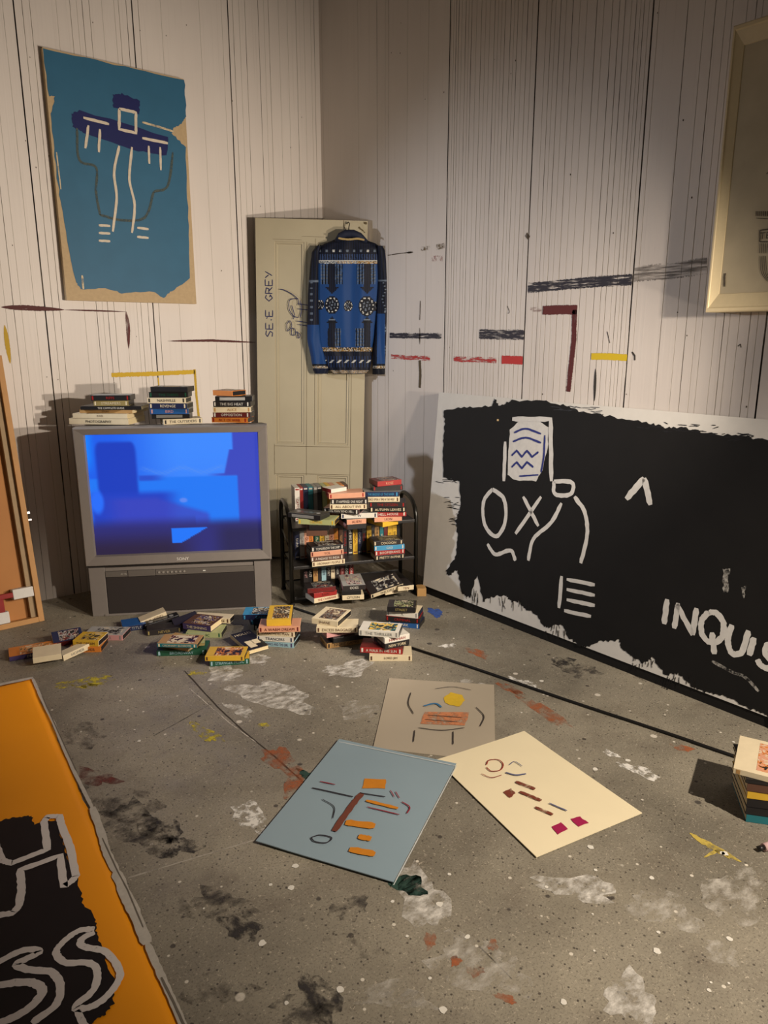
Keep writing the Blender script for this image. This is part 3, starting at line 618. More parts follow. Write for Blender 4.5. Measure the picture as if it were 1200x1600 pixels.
# ------------------------------------------------------------------ television
TVO = Vector((-1.756, -.417, 0)); TVA = math.atan2(-.512, .859)
tv = thing('television', TVO, TVA, 'large grey rear-projection television glowing blue in the corner', 'television'); bpy.context.view_layer.update()
GR = mat('77706a', .45, .06, 40); GRD = mat('5f5953', .5, .06, 40); DKG = mat('2e2826', .8, .2, 500)
bm = bmesh.new()
def rring(bm, xz, prof, mi=0):
    x0, x1, z0, z1 = xz; rings = [[bm.verts.new((x, y, z)) for x, z in ((x0 + i, z0 + i), (x1 - i, z0 + i), (x1 - i, z1 - i), (x0 + i, z1 - i))] for i, y in prof]
    for a, b in zip(rings, rings[1:]):
        for k in range(4): bm.faces.new((a[k], a[(k + 1) % 4], b[(k + 1) % 4], b[k])).material_index = mi
    return rings
# bezel with a deep opening
o_ = [(-.008, .272), (.918, .272), (.918, .972), (-.008, .972)]
f_ = [(-.002, .278), (.912, .278), (.912, .966), (-.002, .966)]
i_ = [(.040, .322), (.874, .322), (.874, .938), (.040, .938)]
rows = [(o_, .06), (o_, -.006), (f_, -.016), (i_, -.010), ([(a + s * .004, b + s2 * .004) for (a, b), (s, s2) in zip(i_, ((1, 1), (-1, 1), (-1, -1), (1, -1)))], .014)]
rs = [[bm.verts.new((a, y, b)) for a, b in pts] for pts, y in rows]
for a, b in zip(rs, rs[1:]):
    for k in range(4): bm.faces.new((a[k], a[(k + 1) % 4], b[(k + 1) % 4], b[k]))
obj('screen_bezel', b2m(bm), GR, tv)
bm = bmesh.new()
prof = [(0, .912, .272, .972, .06), (.02, .89, .272, .965, .16), (.10, .81, .28, .93, .34), (.16, .75, .30, .86, .42)]
rs = [[bm.verts.new((a, y, c)) for a, c in ((x0, z0), (x1, z0), (x1, z1), (x0, z1))] for x0, x1, z0, z1, y in prof]
for a, b in zip(rs, rs[1:]):
    for k in range(4): bm.faces.new((a[k], a[(k + 1) % 4], b[(k + 1) % 4], b[k]))
bm.faces.new(rs[-1])
obj('rear_housing', b2m(bm), mat('39342f', .6, .08), tv)
obj('plinth', boxes([((.0, .004, 0), (.078, .36, .268)), ((.826, .004, 0), (.908, .36, .268)), ((.078, .012, .238), (.826, .36, .268)), ((.078, .03, 0), (.826, .36, .238)), ((.06, .0, .0), (.845, .03, .010))], .002), GR, tv)
obj('speaker_grille', boxes([((.08, .006, .012), (.824, .03, .205))], .002), DKG, tv)
ct_ = obj('control_strip', boxes([((.08, .002, .208), (.19, .03, .238)), ((.192, -.001, .208), (.325, .03, .24)), ((.327, .002, .208), (.824, .03, .238))], .0015), GRD, tv)
obj('front_seam', boxes([((.0, .002, .262), (.91, .02, .272))]), mat('1f1c1a', .7), tv)
for i in range(7):
    bm = bmesh.new(); bmesh.ops.create_cone(bm, cap_ends=True, segments=14, radius1=.006, radius2=.005, depth=.005); obj('button', b2m(bm), mat('8a847c', .4), tv, (.345 + i * .021, .001, .224), (R_(90), 0, 0))
obj('port_label', text('AV  IN', .007), mat('b9b4aa', .5), tv, (.17, .0012, .223), (R_(90), 0, 0))
obj('maker_lettering', text('SONY', .016), mat('e0dcd4', .4), tv, (.47, -.0145, .296), (R_(90), 0, 0))
obj('indicator_light', boxes([((.565, .0, .221), (.578, .003, .226))]), mat('c8c8c0', .3), tv)
def sm(x, a, b): t = min(1, max(0, (x - a) / (b - a))); return t * t * (3 - 2 * t)
def mixc(a, b, t): return tuple(a[i] + (b[i] - a[i]) * t for i in range(3))
def screen_col(u, v):            # u right, v down, 0..1: the broadcast picture
    X, Y = 105 + u * 985, 300 + v * 700
    c = mixc((30, 95, 235), (62, 138, 255), sm(X, 200, 650) * (1 - sm(Y, 300, 900) * .3))
    if Y > 545: c = mixc(c, (32, 120, 245), sm(Y, 545, 560))
    c = mixc(c, (20, 130, 255), (1 - sm(X, 105, 170)) * (1 - sm(Y, 420, 560)))
    # hilly water line
    c = mixc(c, (105, 150, 235), .5 * (1 - sm(abs(Y - 515 - 14 * math.sin(X / 37)), 0, 22)) * sm(X, 380, 430) * (1 - sm(X, 860, 900)) * (.5 + .5 * math.sin(X * .9) * math.sin(Y * .7)))
    d = max(abs(X - 270) / 112 + (.0 if Y > 420 else ((420 - Y) / 110) ** 3 * .55), 0); c = mixc(c, (26, 62, 190), (1 - sm(d, .88, 1.12)) * sm(Y, 335, 360) * (1 - sm(Y, 690, 760)))
    c = mixc(c, (34, 66, 196), sm(X, 100, 130) * (1 - sm(X, 500, 640 + max(0, (700 - Y)) * .1)) * sm(Y, 615, 660))
    c = mixc(c, (40, 80, 205), (1 - sm(abs(Y - 555), 8, 22)) * sm(X, 380, 400) * (1 - sm(X, 450, 560)))
    edge = 935 if Y < 400 else (915 - (Y - 400) * .25 if Y < 545 else 955)
    c = mixc(c, (58, 72, 190), sm(X, edge - 6, edge + 8)); c = mixc(c, (58, 72, 190), sm(X, 760, 900) * (1 - sm(abs(Y - 545), 3, 10)))
    line = 650 + max(0, X - 480) * .33
    c = mixc(c, (62, 70, 190), .75 * sm(Y, line, line + 40) * (1 - sm(X, 760, 800)) * sm(X, 150, 300))
    c = mixc(c, (46, 46, 120), sm(Y, 765 + (18 if X > 700 else 0), 850)); c = mixc(c, (42, 30, 50), .8 * sm(Y, 830, 980) * (1 - sm(X, 500, 760))); c = mixc(c, (38, 34, 70), .7 * sm(Y, 800, 900) * sm(X, 760, 900))
    c = mixc(c, (40, 110, 250), (1 - sm(math.hypot((X - 145) / 40, (Y - 685) / 75), .6, 1.2)))
    hi = (850 < Y < 938 - max(0, X - 610) * .55) and 553 < X < 778; c = mixc(c, (30, 118, 250), 1 if hi else 0)
    c = mixc(c, (110, 140, 240), .8 * (1 - sm(math.hypot((X - 635) / 30, (Y - 688) / 18), .5, 1)))
    return srgb(*[max(0, min(255, q)) for q in c])
bm = bmesh.new(); lay = bm.loops.layers.float_color.new('pattern'); NX, NY = 170, 120
g = [[bm.verts.new((.038 + .838 * i / NX, .012, .940 - .620 * j / NY)) for i in range(NX + 1)] for j in range(NY + 1)]
for j in range(NY):
    for i in range(NX):
        f = bm.faces.new((g[j][i], g[j + 1][i], g[j + 1][i + 1], g[j][i + 1]))
        for l, (ii, jj) in zip(f.loops, ((i, j), (i, j + 1), (i + 1, j + 1), (i + 1, j))): l[lay] = screen_col(ii / NX, jj / NY)
SM = vcol_mat('glowing_screen', .25, 1.0); obj('screen', b2m(bm), SM, tv)

# ------------------------------------------------------------------ open crate leaning at the left
cby = -.315; tl = math.atan2(.25, 1.30)
cr = thing('picture_crate', (-1.962, cby, 0), 0, 'open light wooden crate with white foam corners leaning on left wall', 'crate')
cr.rotation_euler = (-tl, 0, 0); bpy.context.view_layer.update()
CW, CH, CD = .95, 1.335, .062
OW = mat('b98a55', .55, .15, 14); OWD = mat('9c7550', .6, .15, 14)
obj('side_board', boxes([((-.026, 0, 0), (0, CD, CH))], .0015), OW, cr); obj('side_board', boxes([((-CW, 0, 0), (-CW + .026, CD, CH))], .0015), OW, cr)
obj('bottom_board', boxes([((-CW + .026, 0, 0), (-.026, CD, .026))], .0015), OW, cr); obj('top_board', boxes([((-CW + .026, 0, CH - .026), (-.026, CD, CH))], .0015), OW, cr)
obj('inner_batten', boxes([((-.055, .022, .026), (-.026, CD - .006, CH - .026))], .001), mat('a08866', .6, .2, 20), cr)
obj('back_panel', boxes([((-CW + .026, CD - .006, .026), (-.026, CD, CH - .026))]), mat('b37a42', .6, .12, 5), cr)
FO = mat('d9d5ce', .8, .05, 80, bump=.3)
obj('foam_corner', boxes([((-.125, -.006, .135), (-.03, .05, .185))], .004), FO, cr); obj('foam_corner', boxes([((-.40, -.006, .028), (-.155, .05, .085))], .004), FO, cr); obj('foam_corner', boxes([((-.40, -.006, CH - .175), (-.035, .05, CH - .10))], .004), FO, cr)
obj('red_strap', boxes([((-.21, -.004, .148), (-.075, .03, .172)), ((-.215, -.005, .085), (-.17, .03, .15))], .002), mat('8e1f1c', .5), cr)
obj('cream_label', boxes([((-.40, .0, .135), (-.19, .03, .31))], .002), mat('c9bfa8', .7), cr)
obj('latch', boxes([((.0, .02, .50), (.004, .045, .57)), ((.002, .024, .545), (.018, .034, .558)), ((.002, .026, .51), (.022, .036, .52))], .001), mat('c4c4c2', .25, .05, 60, .9), cr)

# ------------------------------------------------------------------ tapes and books
def colr(h, d): return mat(h, .42 if not d else d, .10, 30)
PAL = dict(cream='cfc0a0', white='c9c4b8', black='171516', dark='241f1e', red='8e1d1a', maroon='5b1c1a', orange='c4742a', salmon='c48d70', yellow='c9a02e', blue='1f4f86', navy='161f40', teal='1d6a72', green='1d4c36', lgreen='9aa070', grey='7b7974', silver='9c9a94', brown='55382a', tan='a8824f', purple='40335a', lblue='8fb0b8', pink='b98784', sky='3b86ad', khaki='8c7c4c', clear='8a8a84')
ORD = {1: 'second', 2: 'third', 3: 'fourth', 4: 'fifth', 5: 'sixth', 6: 'seventh', 7: 'eighth', 8: 'ninth', 9: 'tenth'}
def print_mat(a1, a2):
    k = ('print', a1, a2)
    if k in MATS: return MATS[k]
    m = bpy.data.materials.new('printed_picture'); m.use_nodes = True; nt = m.node_tree; b = nt.nodes['Principled BSDF']; b.inputs['Roughness'].default_value = .35
    tc = nt.nodes.new('ShaderNodeTexCoord'); n = nt.nodes.new('ShaderNodeTexNoise'); n.inputs['Scale'].default_value = 34; n.inputs['Detail'].default_value = 3; n.inputs['Distortion'].default_value = 1.5
    r = nt.nodes.new('ShaderNodeValToRGB'); r.color_ramp.interpolation = 'CONSTANT'; e = r.color_ramp.elements
    e[0].position = 0; e[0].color = lin('1c1716'); e[1].position = .40; e[1].color = lin(PAL[a2])
    for p_, c_ in ((.47, PAL[a1]), (.60, 'c9bb9d')):
        q = e.new(p_); q.color = lin(c_)
    nt.links.new(tc.outputs['Object'], n.inputs['Vector']); nt.links.new(n.outputs[0], r.inputs[0]); nt.links.new(r.outputs[0], b.inputs['Base Color'])
    MATS[k] = m; return m
def make_tape(kind, loc, rot, L, D, T, spine, top, side, title, tcol, label, group, cat='video tape', endtitle=None, art=None):
    """origin at the base centre of its front spine's left lower corner; x along the spine, y back, z up"""
    name = {'vhs': 'video_tape', 'book': 'paperback_book', 'bare': 'video_cassette'}[kind]
    if kind == 'book': cat = 'book'
    r = thing(name, loc, 0, label, cat, group, rot=rot)
    if kind == 'bare':
        obj('cassette_shell', boxes([((0, 0, 0), (L, D, T))], .0018), mat('1b1a1b', .35, .1), r)
        obj('cassette_label', boxes([((L * .12, -.0006, T * .2), (L * .80, .001, T * .8))]), colr(PAL[side], 0), r)
        obj('cassette_window', boxes([((L * .3, D * .25, T - .001), (L * .7, D * .6, T + .0006))]), mat('3a3a3c', .15), r)
        for sx in (.2, .8):
            bm = bmesh.new(); bmesh.ops.create_cone(bm, cap_ends=True, segments=14, radius1=.011, radius2=.011, depth=.0012); obj('reel_hub', b2m(bm), mat('8b8a86', .4), r, (L * sx, D * .45, T + .0002))
        if title: obj('spine_title', text(title, T * .34, L * .55), mat(PAL[tcol], .5), r, (L * .45, -.0012, T * .5), (R_(90), 0, 0))
        return r
    if kind == 'vhs':
        bm = bmesh.new(); box(bm, (0, 0, 0), (L, D, T), 0, .0008)
        for f in bm.faces:
            n = f.normal; f.material_index = 0
        bm.normal_update()
        for f in bm.faces:
            n = f.normal; f.material_index = 0 if abs(n.y) > .7 else (1 if abs(n.z) > .7 else (2 if abs(n.x) > .7 else 0))
        obj('sleeve', b2m(bm), [colr(PAL[spine], 0), colr(PAL[top], 0), colr(PAL[side], 0)], r)
        # the open end lets the black cassette show
        obj('cassette_end', boxes([((L - .0006, .004, .003), (L + .0012, D - .004, T - .003))], .0004), mat('131213', .35), r)
        if L > .15: [obj('spine_band', boxes([((L * a_, -.0006, T * .15), (L * b_, .0, T * .85))]), mat(PAL[tcol], .5), r) for a_, b_ in ((.03, .07), (.92, .955))]
    else:
        obj('cover', boxes([((0, 0, 0), (L, D, .0015)), ((0, 0, T - .0015), (L, D, T), 1), ((0, 0, 0), (L, .0015, T))], .0004), [colr(PAL[spine], 0), colr(PAL[top], 0)], r)
        obj('pages', boxes([((.002, .0015, .0015), (L - .002, D - .002, T - .0015))]), mat('cdbb92', .8, .12, 300), r)
    if title: obj('spine_title', text(title, min(T * .5, .013), L * .72), mat(PAL[tcol], .5), r, (L * .5, -.0014, T * .5), (R_(90), 0, 0))
    if endtitle and kind == 'vhs': obj('end_title', text(endtitle, T * .34, D * .7), mat(PAL[tcol], .5), r, (-.0012, D * .5, T * .5), (R_(90), 0, R_(-90)))
    if art:
        a1, a2 = art
        obj('cover_picture', boxes([((L * .22, D * .10, T), (L * .90, D * .90, T + .0006))]), print_mat(a1, a2), r)
        if tcol and D > .09: obj('cover_title', text(random.choice(('NIGHT', 'HERO', 'MOON', 'RIVER')), D * .16, L * .6), mat(PAL[tcol], .5), r, (L * .56, D * .25, T + .0012), (0, 0, 0))
    return r
VA = math.atan2(RT.y, RT.x)
FH = Vector((math.cos(AZ), math.sin(AZ), 0))
DESC = dict(cream='cream', white='white', black='black', dark='dark', red='red', maroon='maroon', orange='orange', salmon='salmon pink', yellow='yellow', blue='blue', navy='navy', teal='teal', green='green', lgreen='pale green', grey='grey', silver='silver grey', brown='brown', tan='tan', purple='purple', lblue='pale blue', pink='dusty pink', sky='sky blue', khaki='khaki', clear='clear')
KN = {'vhs': 'video tape', 'book': 'paperback book', 'bare': 'bare video cassette'}
def stack(refpx, refpy, z0, where, group, items):
    """items bottom to top: (kind, px of nearest lower corner, corner 'l' or 'r', turn, spine, top, side, title, titlecolour, extras)"""
    ref = fl(refpx, refpy, z0); z = z0; n = len(items)
    for i, it in enumerate(items):
        kind, px, cor, turn, sp, tp, sd, title, tc = it[:9]; ex = it[9] if len(it) > 9 else {}
        L, D, T = {'vhs': (.190, .104, .0268), 'book': (.20, .13, .022), 'bare': (.187, .103, .0255)}[kind]
        if ex.get('end'): L, D = D, L
        L = ex.get('L', L); D = ex.get('D', D); T = ex.get('T', T)
        # intersect the pixel column with the stack's vertical reference plane
        p = on(px, refpy, FH, ref); p = Vector((p.x, p.y, 0)) + FH * ex.get('b', 0)
        a = VA + R_(turn); xa = Vector((math.cos(a), math.sin(a), 0))
        if cor == 'r': p = p - xa * L
        pos = 'alone' if n == 1 else ('lowest in' if i == 0 else ('topmost in' if i == n - 1 else ORD[i] + ' up in'))
        what = DESC[sp] + ((' and ' + DESC[tp]) if tp != sp else '') + ' ' + KN[kind]
        lab = ('%s %s %s' % (what, pos, where)) if n > 1 else '%s %s' % (what, where)
        if 'label' in ex: lab = ex['label']
        make_tape(kind, (p.x, p.y, z), (0, 0, a), L, D, T, sp, tp, sd, title, tc, lab, group, endtitle=ex.get('et'), art=ex.get('art'))
        z += T + .0004
TVZ = .9725
stack(165, 664, TVZ, 'the left stack on the television', 'books and tapes in the left stack on the television', [
    ('book', 201, 'r', -6, 'cream', 'cream', 'cream', 'PHOTOGRAPHY', 'black', dict(L=.31, D=.20, T=.030)),
    ('book', 200, 'r', -6, 'cream', 'cream', 'cream', 'JULES', 'brown', dict(L=.285, D=.20, T=.024)),
    ('book', 207, 'r', -8, 'tan', 'brown', 'tan', 'STORY', 'brown', dict(L=.28, D=.18, T=.018, b=.01)),
    ('book', 221, 'r', 2, 'black', 'dark', 'cream', 'THE COMPLETE GUIDE', 'white', dict(L=.30, D=.20, T=.018, b=.02)),
    ('vhs', 200, 'r', 3, 'khaki', 'khaki', 'khaki', 'STREAMERS', 'cream', dict(L=.17, T=.026, b=.03)),
    ('vhs', 203, 'r', 4, 'black', 'grey', 'black', 'RIFFS', 'red', dict(b=.03))])
stack(265, 664, TVZ, 'the middle stack on the television', 'tapes in the middle stack on the television', [
    ('vhs', 256, 'l', 24, 'cream', 'cream', 'cream', 'THE OUTSIDERS', 'black', dict(et='THE OUTSIDERS')),
    ('bare', 236, 'l', 8, 'black', 'black', 'grey', None, 'white', dict(b=.02)),
    ('vhs', 236, 'l', 2, 'blue', 'blue', 'grey', 'BIRD', 'pink', {}),
    ('vhs', 235, 'l', -2, 'navy', 'cream', 'grey', 'REVENGE', 'cream', {}),
    ('vhs', 233, 'l', 0, 'cream', 'grey', 'cream', 'NASHVILLE', 'black', {}),
    ('vhs', 236, 'l', 4, 'black', 'dark', 'black', 'THE THING', 'green', {}),
    ('bare', 239, 'l', -4, 'black', 'black', 'black', None, 'white', {})])
stack(360, 661, TVZ, 'the right stack on the television', 'tapes in the right stack on the television', [
    ('vhs', 387, 'r', -8, 'orange', 'orange', 'orange', 'ACT OF WAR', 'red', {}),
    ('vhs', 391, 'r', -3, 'maroon', 'dark', 'navy', 'OPPOSITION', 'white', {}),
    ('vhs', 393, 'r', 4, 'cream', 'cream', 'cream', 'ALICE', 'tan', {}),
    ('vhs', 392, 'r', -3, 'dark', 'dark', 'dark', 'THE BIG HEAT', 'white', {}),
    ('bare', 338, 'l', 4, 'black', 'black', 'silver', None, 'white', {}),
    ('vhs', 365, 'r', -30, 'orange', 'brown', 'orange', None, 'brown', dict(L=.13, art=('brown', 'tan')))])

# wire-and-sheet rack
SO = Vector((-.868, -.915, 0)); SA = math.atan2(-.370, .929); SWd, SD = .70, .27
rk = thing('storage_rack', SO, SA, 'low black tubular metal rack with three shelves beside the television', 'rack'); bpy.context.view_layer.update()
RKM = mat('16140f', .32, .1, 40, .3)
def hoop(x):
    pts = [(x, 0, .012), (x, 0, .40), (x, .012, .46), (x, .045, .50), (x, .10, .525), (x, .19, .535), (x, .245, .52), (x, SD, .47), (x, SD, .40), (x, SD, .012)]
    P = [Vector(p) for p in pts[:2]] + catmull(pts[1:9], 5)[1:] + [Vector(pts[-1])]
    bm = bmesh.new(); tube(bm, P, .0115, 12); return b2m(bm)
for x_ in (0, SWd):
    hp = obj('end_hoop', hoop(x_), RKM, rk)
    for y_ in (0, SD):
        bm = bmesh.new(); bmesh.ops.create_cone(bm, cap_ends=True, segments=14, radius1=.015, radius2=.012, depth=.014); obj('rubber_foot', b2m(bm), mat('0e0d0c', .8), hp, (x_, y_, .007))
SZ = (.045, .215, .425)
for z_ in SZ:
    obj('shelf_board', boxes([((.012, -.008, z_ - .006), (SWd - .012, SD, z_)), ((.012, -.010, z_ - .016), (SWd - .012, -.006, z_ - .002)), ((.012, SD, z_ - .012), (SWd - .012, SD + .003, z_ + .006))], .001), mat('1a1715', .45, .1), rk)
bm = bmesh.new(); tube(bm, [(0, -.004, .022), (SWd, -.004, .022)], .006, 8); obj('cross_rail', b2m(bm), RKM, rk)
bm = bmesh.new(); tube(bm, [(0, .27, .36), (0, .0, .30)], .004, 8); obj('cross_rail', b2m(bm), RKM, rk)

Z2 = SZ[2] + .0005
stack(487, 838, Z2, 'the left pile on top of the rack', 'tapes in the left pile on top of the rack', [
    ('vhs', 479, 'l', 6, 'brown', 'brown', 'brown', None, 'grey', dict(end=1)),
    ('bare', 483, 'l', 0, 'black', 'black', 'black', None, 'grey', dict(end=1, b=.01)),
    ('vhs', 523, 'r', -9, 'lgreen', 'lgreen', 'yellow', 'GREASE', 'yellow', dict(b=.01)),
    ('bare', 501, 'r', -24, 'black', 'dark', 'grey', None, 'white', dict(b=.0))])
stack(545, 828, Z2, 'the middle pile atop the rack', 'tapes in the middle pile on top of the rack', [
    ('vhs', 543, 'l', 22, 'black', 'dark', 'pink', None, 'grey', dict(end=1)),
    ('vhs', 542, 'l', 16, 'salmon', 'dark', 'dark', 'ALIEN', 'maroon', dict(end=1)),
    ('vhs', 533, 'l', 8, 'white', 'grey', 'dark', 'W', 'navy', dict(b=.02)),
    ('vhs', 561, 'r', -12, 'dark', 'pink', 'pink', 'THE MAN WHO FELL', 'white', dict(b=.0)),
    ('vhs', 516, 'l', 3, 'cream', 'cream', 'dark', 'ALL ABOUT EVE', 'brown', {}),
    ('vhs', 518, 'l', 2, 'dark', 'dark', 'grey', 'IT HAPPENED ONE NIGHT', 'white', {}),
    ('vhs', 515, 'l', 14, 'salmon', 'salmon', 'red', None, 'red', dict(et='SUNSET')),
    ('vhs', 518, 'l', 40, 'white', 'white', 'red', None, 'red', dict(L=.10, D=.08, T=.02, b=.02))])
stack(600, 824, Z2, 'the right pile atop the rack', 'tapes in the right pile on top of the rack', [
    ('vhs', 598, 'l', 38, 'yellow', 'yellow', 'yellow', None, 'maroon', dict(end=1)),
    ('vhs', 585, 'l', 14, 'salmon', 'grey', 'grey', 'LION', 'brown', dict(L=.15)),
    ('vhs', 579, 'l', 8, 'red', 'red', 'red', 'HELL HOUSE', 'white', dict(L=.19)),
    ('vhs', 578, 'l', 2, 'black', 'dark', 'dark', 'AUTUMN LEAVES', 'cream', {}),
    ('vhs', 577, 'l', 0, 'dark', 'dark', 'dark', 'THE CITIZEN', 'red', {}),
    ('vhs', 568, 'l', 2, 'cream', 'cream', 'black', 'ONCE UPON A TIME IN THE WEST', 'brown', {}),
    ('vhs', 567, 'l', 3, 'navy', 'grey', 'dark', 'THE BRIDGE OF THE RIVER', 'sky', {}),
    ('vhs', 583, 'l', 10, 'dark', 'dark', 'dark', None, 'red', dict(L=.16, b=.02)),
    ('vhs', 590, 'l', 26, 'red', 'maroon', 'maroon', 'ROSE', 'salmon', dict(L=.14, art=('maroon', 'grey')))])
def row(x0, yb, z, specs, where, group, ht=.185):
    """tapes standing upright, spine towards the room, from left to right in the rack's own frame"""
    M = rk.matrix_basis; x = x0; n = len(specs)
    for i, (sp, w, tc, title) in enumerate(specs):
        y_ = yb + random.uniform(-.006, .006); h_ = ht
        # upright: local x (spine length) becomes up, local z (thickness) becomes across
        R3 = Matrix.Rotation(SA, 4, 'Z') @ Matrix.Rotation(R_(90), 4, 'Y')
        loc = M @ Vector((x, y_, z + h_))
        num = ('leftmost' if i == 0 else 'rightmost' if i == n - 1 else {1: 'second', 2: 'third', 3: 'fourth', 4: 'fifth', 5: 'sixth', 6: 'seventh', 7: 'eighth', 8: 'ninth', 9: 'tenth', 10: 'eleventh', 11: 'twelfth', 12: 'thirteenth', 13: 'fourteenth', 14: 'fifteenth', 15: 'sixteenth', 16: 'seventeenth', 17: 'eighteenth', 18: 'nineteenth', 19: 'twentieth', 20: 'twenty-first', 21: 'twenty-second', 22: 'twenty-third'}[i] + ' from left')
        make_tape('vhs', loc, R3.to_euler(), h_, .104, w, sp, sp, sp if sp not in ('dark',) else 'grey', title, tc, '%s tape standing %s in %s' % (DESC[sp], num, where), group)
        x += w + .0012
row(.045, .125, SZ[1] + .0005, [('navy', .026, 'white', 'DUNE'), ('silver', .026, 'brown', 'GIANT'), ('salmon', .026, 'maroon', 'GILDA'), ('orange', .022, 'brown', 'THE APARTMENT'), ('black', .005, 'white', None), ('green', .027, 'cream', 'PLAY'), ('yellow', .027, 'brown', 'TO THE SEA'), ('cream', .022, 'brown', 'RED'), ('salmon', .027, 'maroon', 'ROMA'), ('orange', .027, 'yellow', 'THE LONG RIDE'), ('brown', .022, 'tan', 'NIGHT'), ('black', .027, 'red', 'THE WALL'),
    ('black', .027, 'white', 'THE BIG SLEEP'), ('yellow', .027, 'maroon', 'MOON'), ('navy', .022, 'silver', 'CAPTAIN'), ('dark', .027, 'red', 'NOIR'), ('yellow', .027, 'black', 'BEAT'), ('dark', .020, 'white', 'HUD'), ('tan', .027, 'black', 'THE STING'), ('teal', .022, 'white', 'SKY'), ('maroon', .022, 'white', None), ('yellow', .026, 'brown', 'SUN'), ('yellow', .026, 'black', 'EAST'), ('black', .020, 'white', None)], 'the row on the middle shelf', 'tapes standing on the middle shelf')
row(.090, .135, SZ[0] + .0005, [('dark', .026, 'pink', 'OUT'), ('black', .026, 'white', 'LAST'), ('tan', .026, 'maroon', 'SHE'), ('dark', .02, 'white', None), ('lblue', .026, 'navy', 'WE'), ('black', .026, 'white', 'FORT'), ('cream', .022, 'maroon', 'IF'), ('dark', .026, 'white', 'HIM'), ('maroon', .026, 'pink', 'RUN'), ('black', .026, 'white', 'BLOOD'), ('red', .026, 'white', 'ALONE')], 'the row on the bottom shelf', 'tapes standing on the bottom shelf', .150)
row(.055, .135, Z2, [('white', .027, 'red', 'CATCH'), ('red', .018, 'white', None), ('navy', .026, 'white', None), ('teal', .026, 'white', None), ('grey', .020, 'white', None), ('dark', .026, 'white', None), ('lgreen', .026, 'brown', None), ('yellow', .022, 'brown', None), ('salmon', .024, 'brown', None), ('cream', .024, 'brown', None), ('orange', .022, 'brown', None), ('brown', .022, 'brown', None)], 'the row on top of the rack', 'tapes standing on top of the rack')
ZM = SZ[1] + .0005
stack(490, 886, ZM, 'the left pile on the middle shelf', 'tapes in the left pile on the middle shelf', [
    ('vhs', 488, 'l', 20, 'cream', 'dark', 'dark', 'ORDINARY PEOPLE', 'brown', dict(L=.18)),
    ('vhs', 486, 'l', 18, 'brown', 'dark', 'dark', 'A PASSAGE TO INDIA', 'white', dict(L=.18)),
    ('vhs', 486, 'l', 19, 'salmon', 'grey', 'grey', 'YOL', 'maroon', dict(L=.18)),
    ('vhs', 487, 'l', 20, 'black', 'dark', 'dark', 'TOMORROW THE SHIP', 'white', dict(L=.18, et='THE SHIP', art=('grey', 'brown')))])
stack(590, 876, ZM, 'the right pile on the middle shelf', 'tapes in the right pile on the middle shelf', [
    ('vhs', 587, 'l', 16, 'black', 'dark', 'white', 'PRETTY IN PINK', 'cream', dict(L=.165)),
    ('vhs', 586, 'l', 17, 'red', 'red', 'maroon', 'BOOMERANG', 'white', dict(L=.17)),
    ('vhs', 585, 'l', 14, 'sky', 'sky', 'green', 'GIGI', 'white', dict(L=.17)),
    ('vhs', 584, 'l', 14, 'dark', 'dark', 'khaki', 'COCOON', 'cream', dict(L=.165, art=('dark', 'khaki')))])
ZB = SZ[0] + .0005
stack(492, 943, ZB, 'the left pile on the bottom shelf', 'tapes in the left pile on the bottom shelf', [
    ('vhs', 491, 'l', 32, 'cream', 'white', 'white', 'THE CHAIRMAN', 'red', dict(L=.15)),
    ('vhs', 491, 'l', 28, 'red', 'red', 'red', 'RAIN', 'maroon', dict(L=.13, et='FIRE')),
    ('vhs', 481, 'l', 16, 'maroon', 'dark', 'dark', 'THE STRANGER', 'red', dict(L=.15, art=('dark', 'grey')))])
stack(545, 938, ZB, 'the middle pile on the bottom shelf', 'tapes in the middle pile on the bottom shelf', [
    ('vhs', 535, 'l', 8, 'cream', 'cream', 'cream', 'CITIZEN', 'black', dict(end=1, L=.115)),
    ('bare', 534, 'l', 6, 'black', 'black', 'black', None, 'grey', dict(end=1)),
    ('vhs', 536, 'l', 10, 'dark', 'silver', 'pink', 'ODES', 'white', dict(end=1, L=.12, art=('silver', 'pink')))])
def loose(kind, px, py, z, turn, tiltx, tilty, sp, tp, sd, title, tc, label, group=None, **ex):
    L, D, T = {'vhs': (.190, .104, .0268), 'book': (.20, .13, .022), 'bare': (.187, .103, .0255)}[kind]
    L = ex.get('L', L); D = ex.get('D', D); T = ex.get('T', T)
    p = fl(px, py, z); a = VA + R_(turn)
    R3 = Matrix.Rotation(a, 3, 'Z') @ Matrix.Rotation(R_(tilty), 3, 'Y') @ Matrix.Rotation(R_(tiltx), 3, 'X')
    z = z - min((R3 @ Vector(c)).z for c in ((0, 0, 0), (L, 0, 0), (0, D, 0), (L, D, 0), (0, 0, T), (L, 0, T), (0, D, T), (L, D, T)))
    return make_tape(kind, (p.x, p.y, z), R3.to_euler(), L, D, T, sp, tp, sd, title, tc, label, group, endtitle=ex.get('et'), art=ex.get('art'))
gK = 'tapes leaning together on the right of the bottom shelf'
loose('vhs', 580, 935, ZB, 22, 22, -12, 'cream', 'dark', 'maroon', 'THE CALL', 'black', 'cream-spined video tape with grey picture cover leaning on the bottom shelf right side', gK, art=('grey', 'dark'), L=.19)
loose('vhs', 602, 930, ZB, 26, 0, 0, 'cream', 'grey', 'salmon', 'NOVA', 'maroon', 'flat cream video tape nearest the right post of the bottom shelf', gK, L=.14)
loose('vhs', 622, 924, ZB + .028, 20, 4, 0, 'cream', 'dark', 'cream', 'TEN', 'maroon', 'small cream and dark video tape resting at far right of the bottom shelf', gK, L=.09)

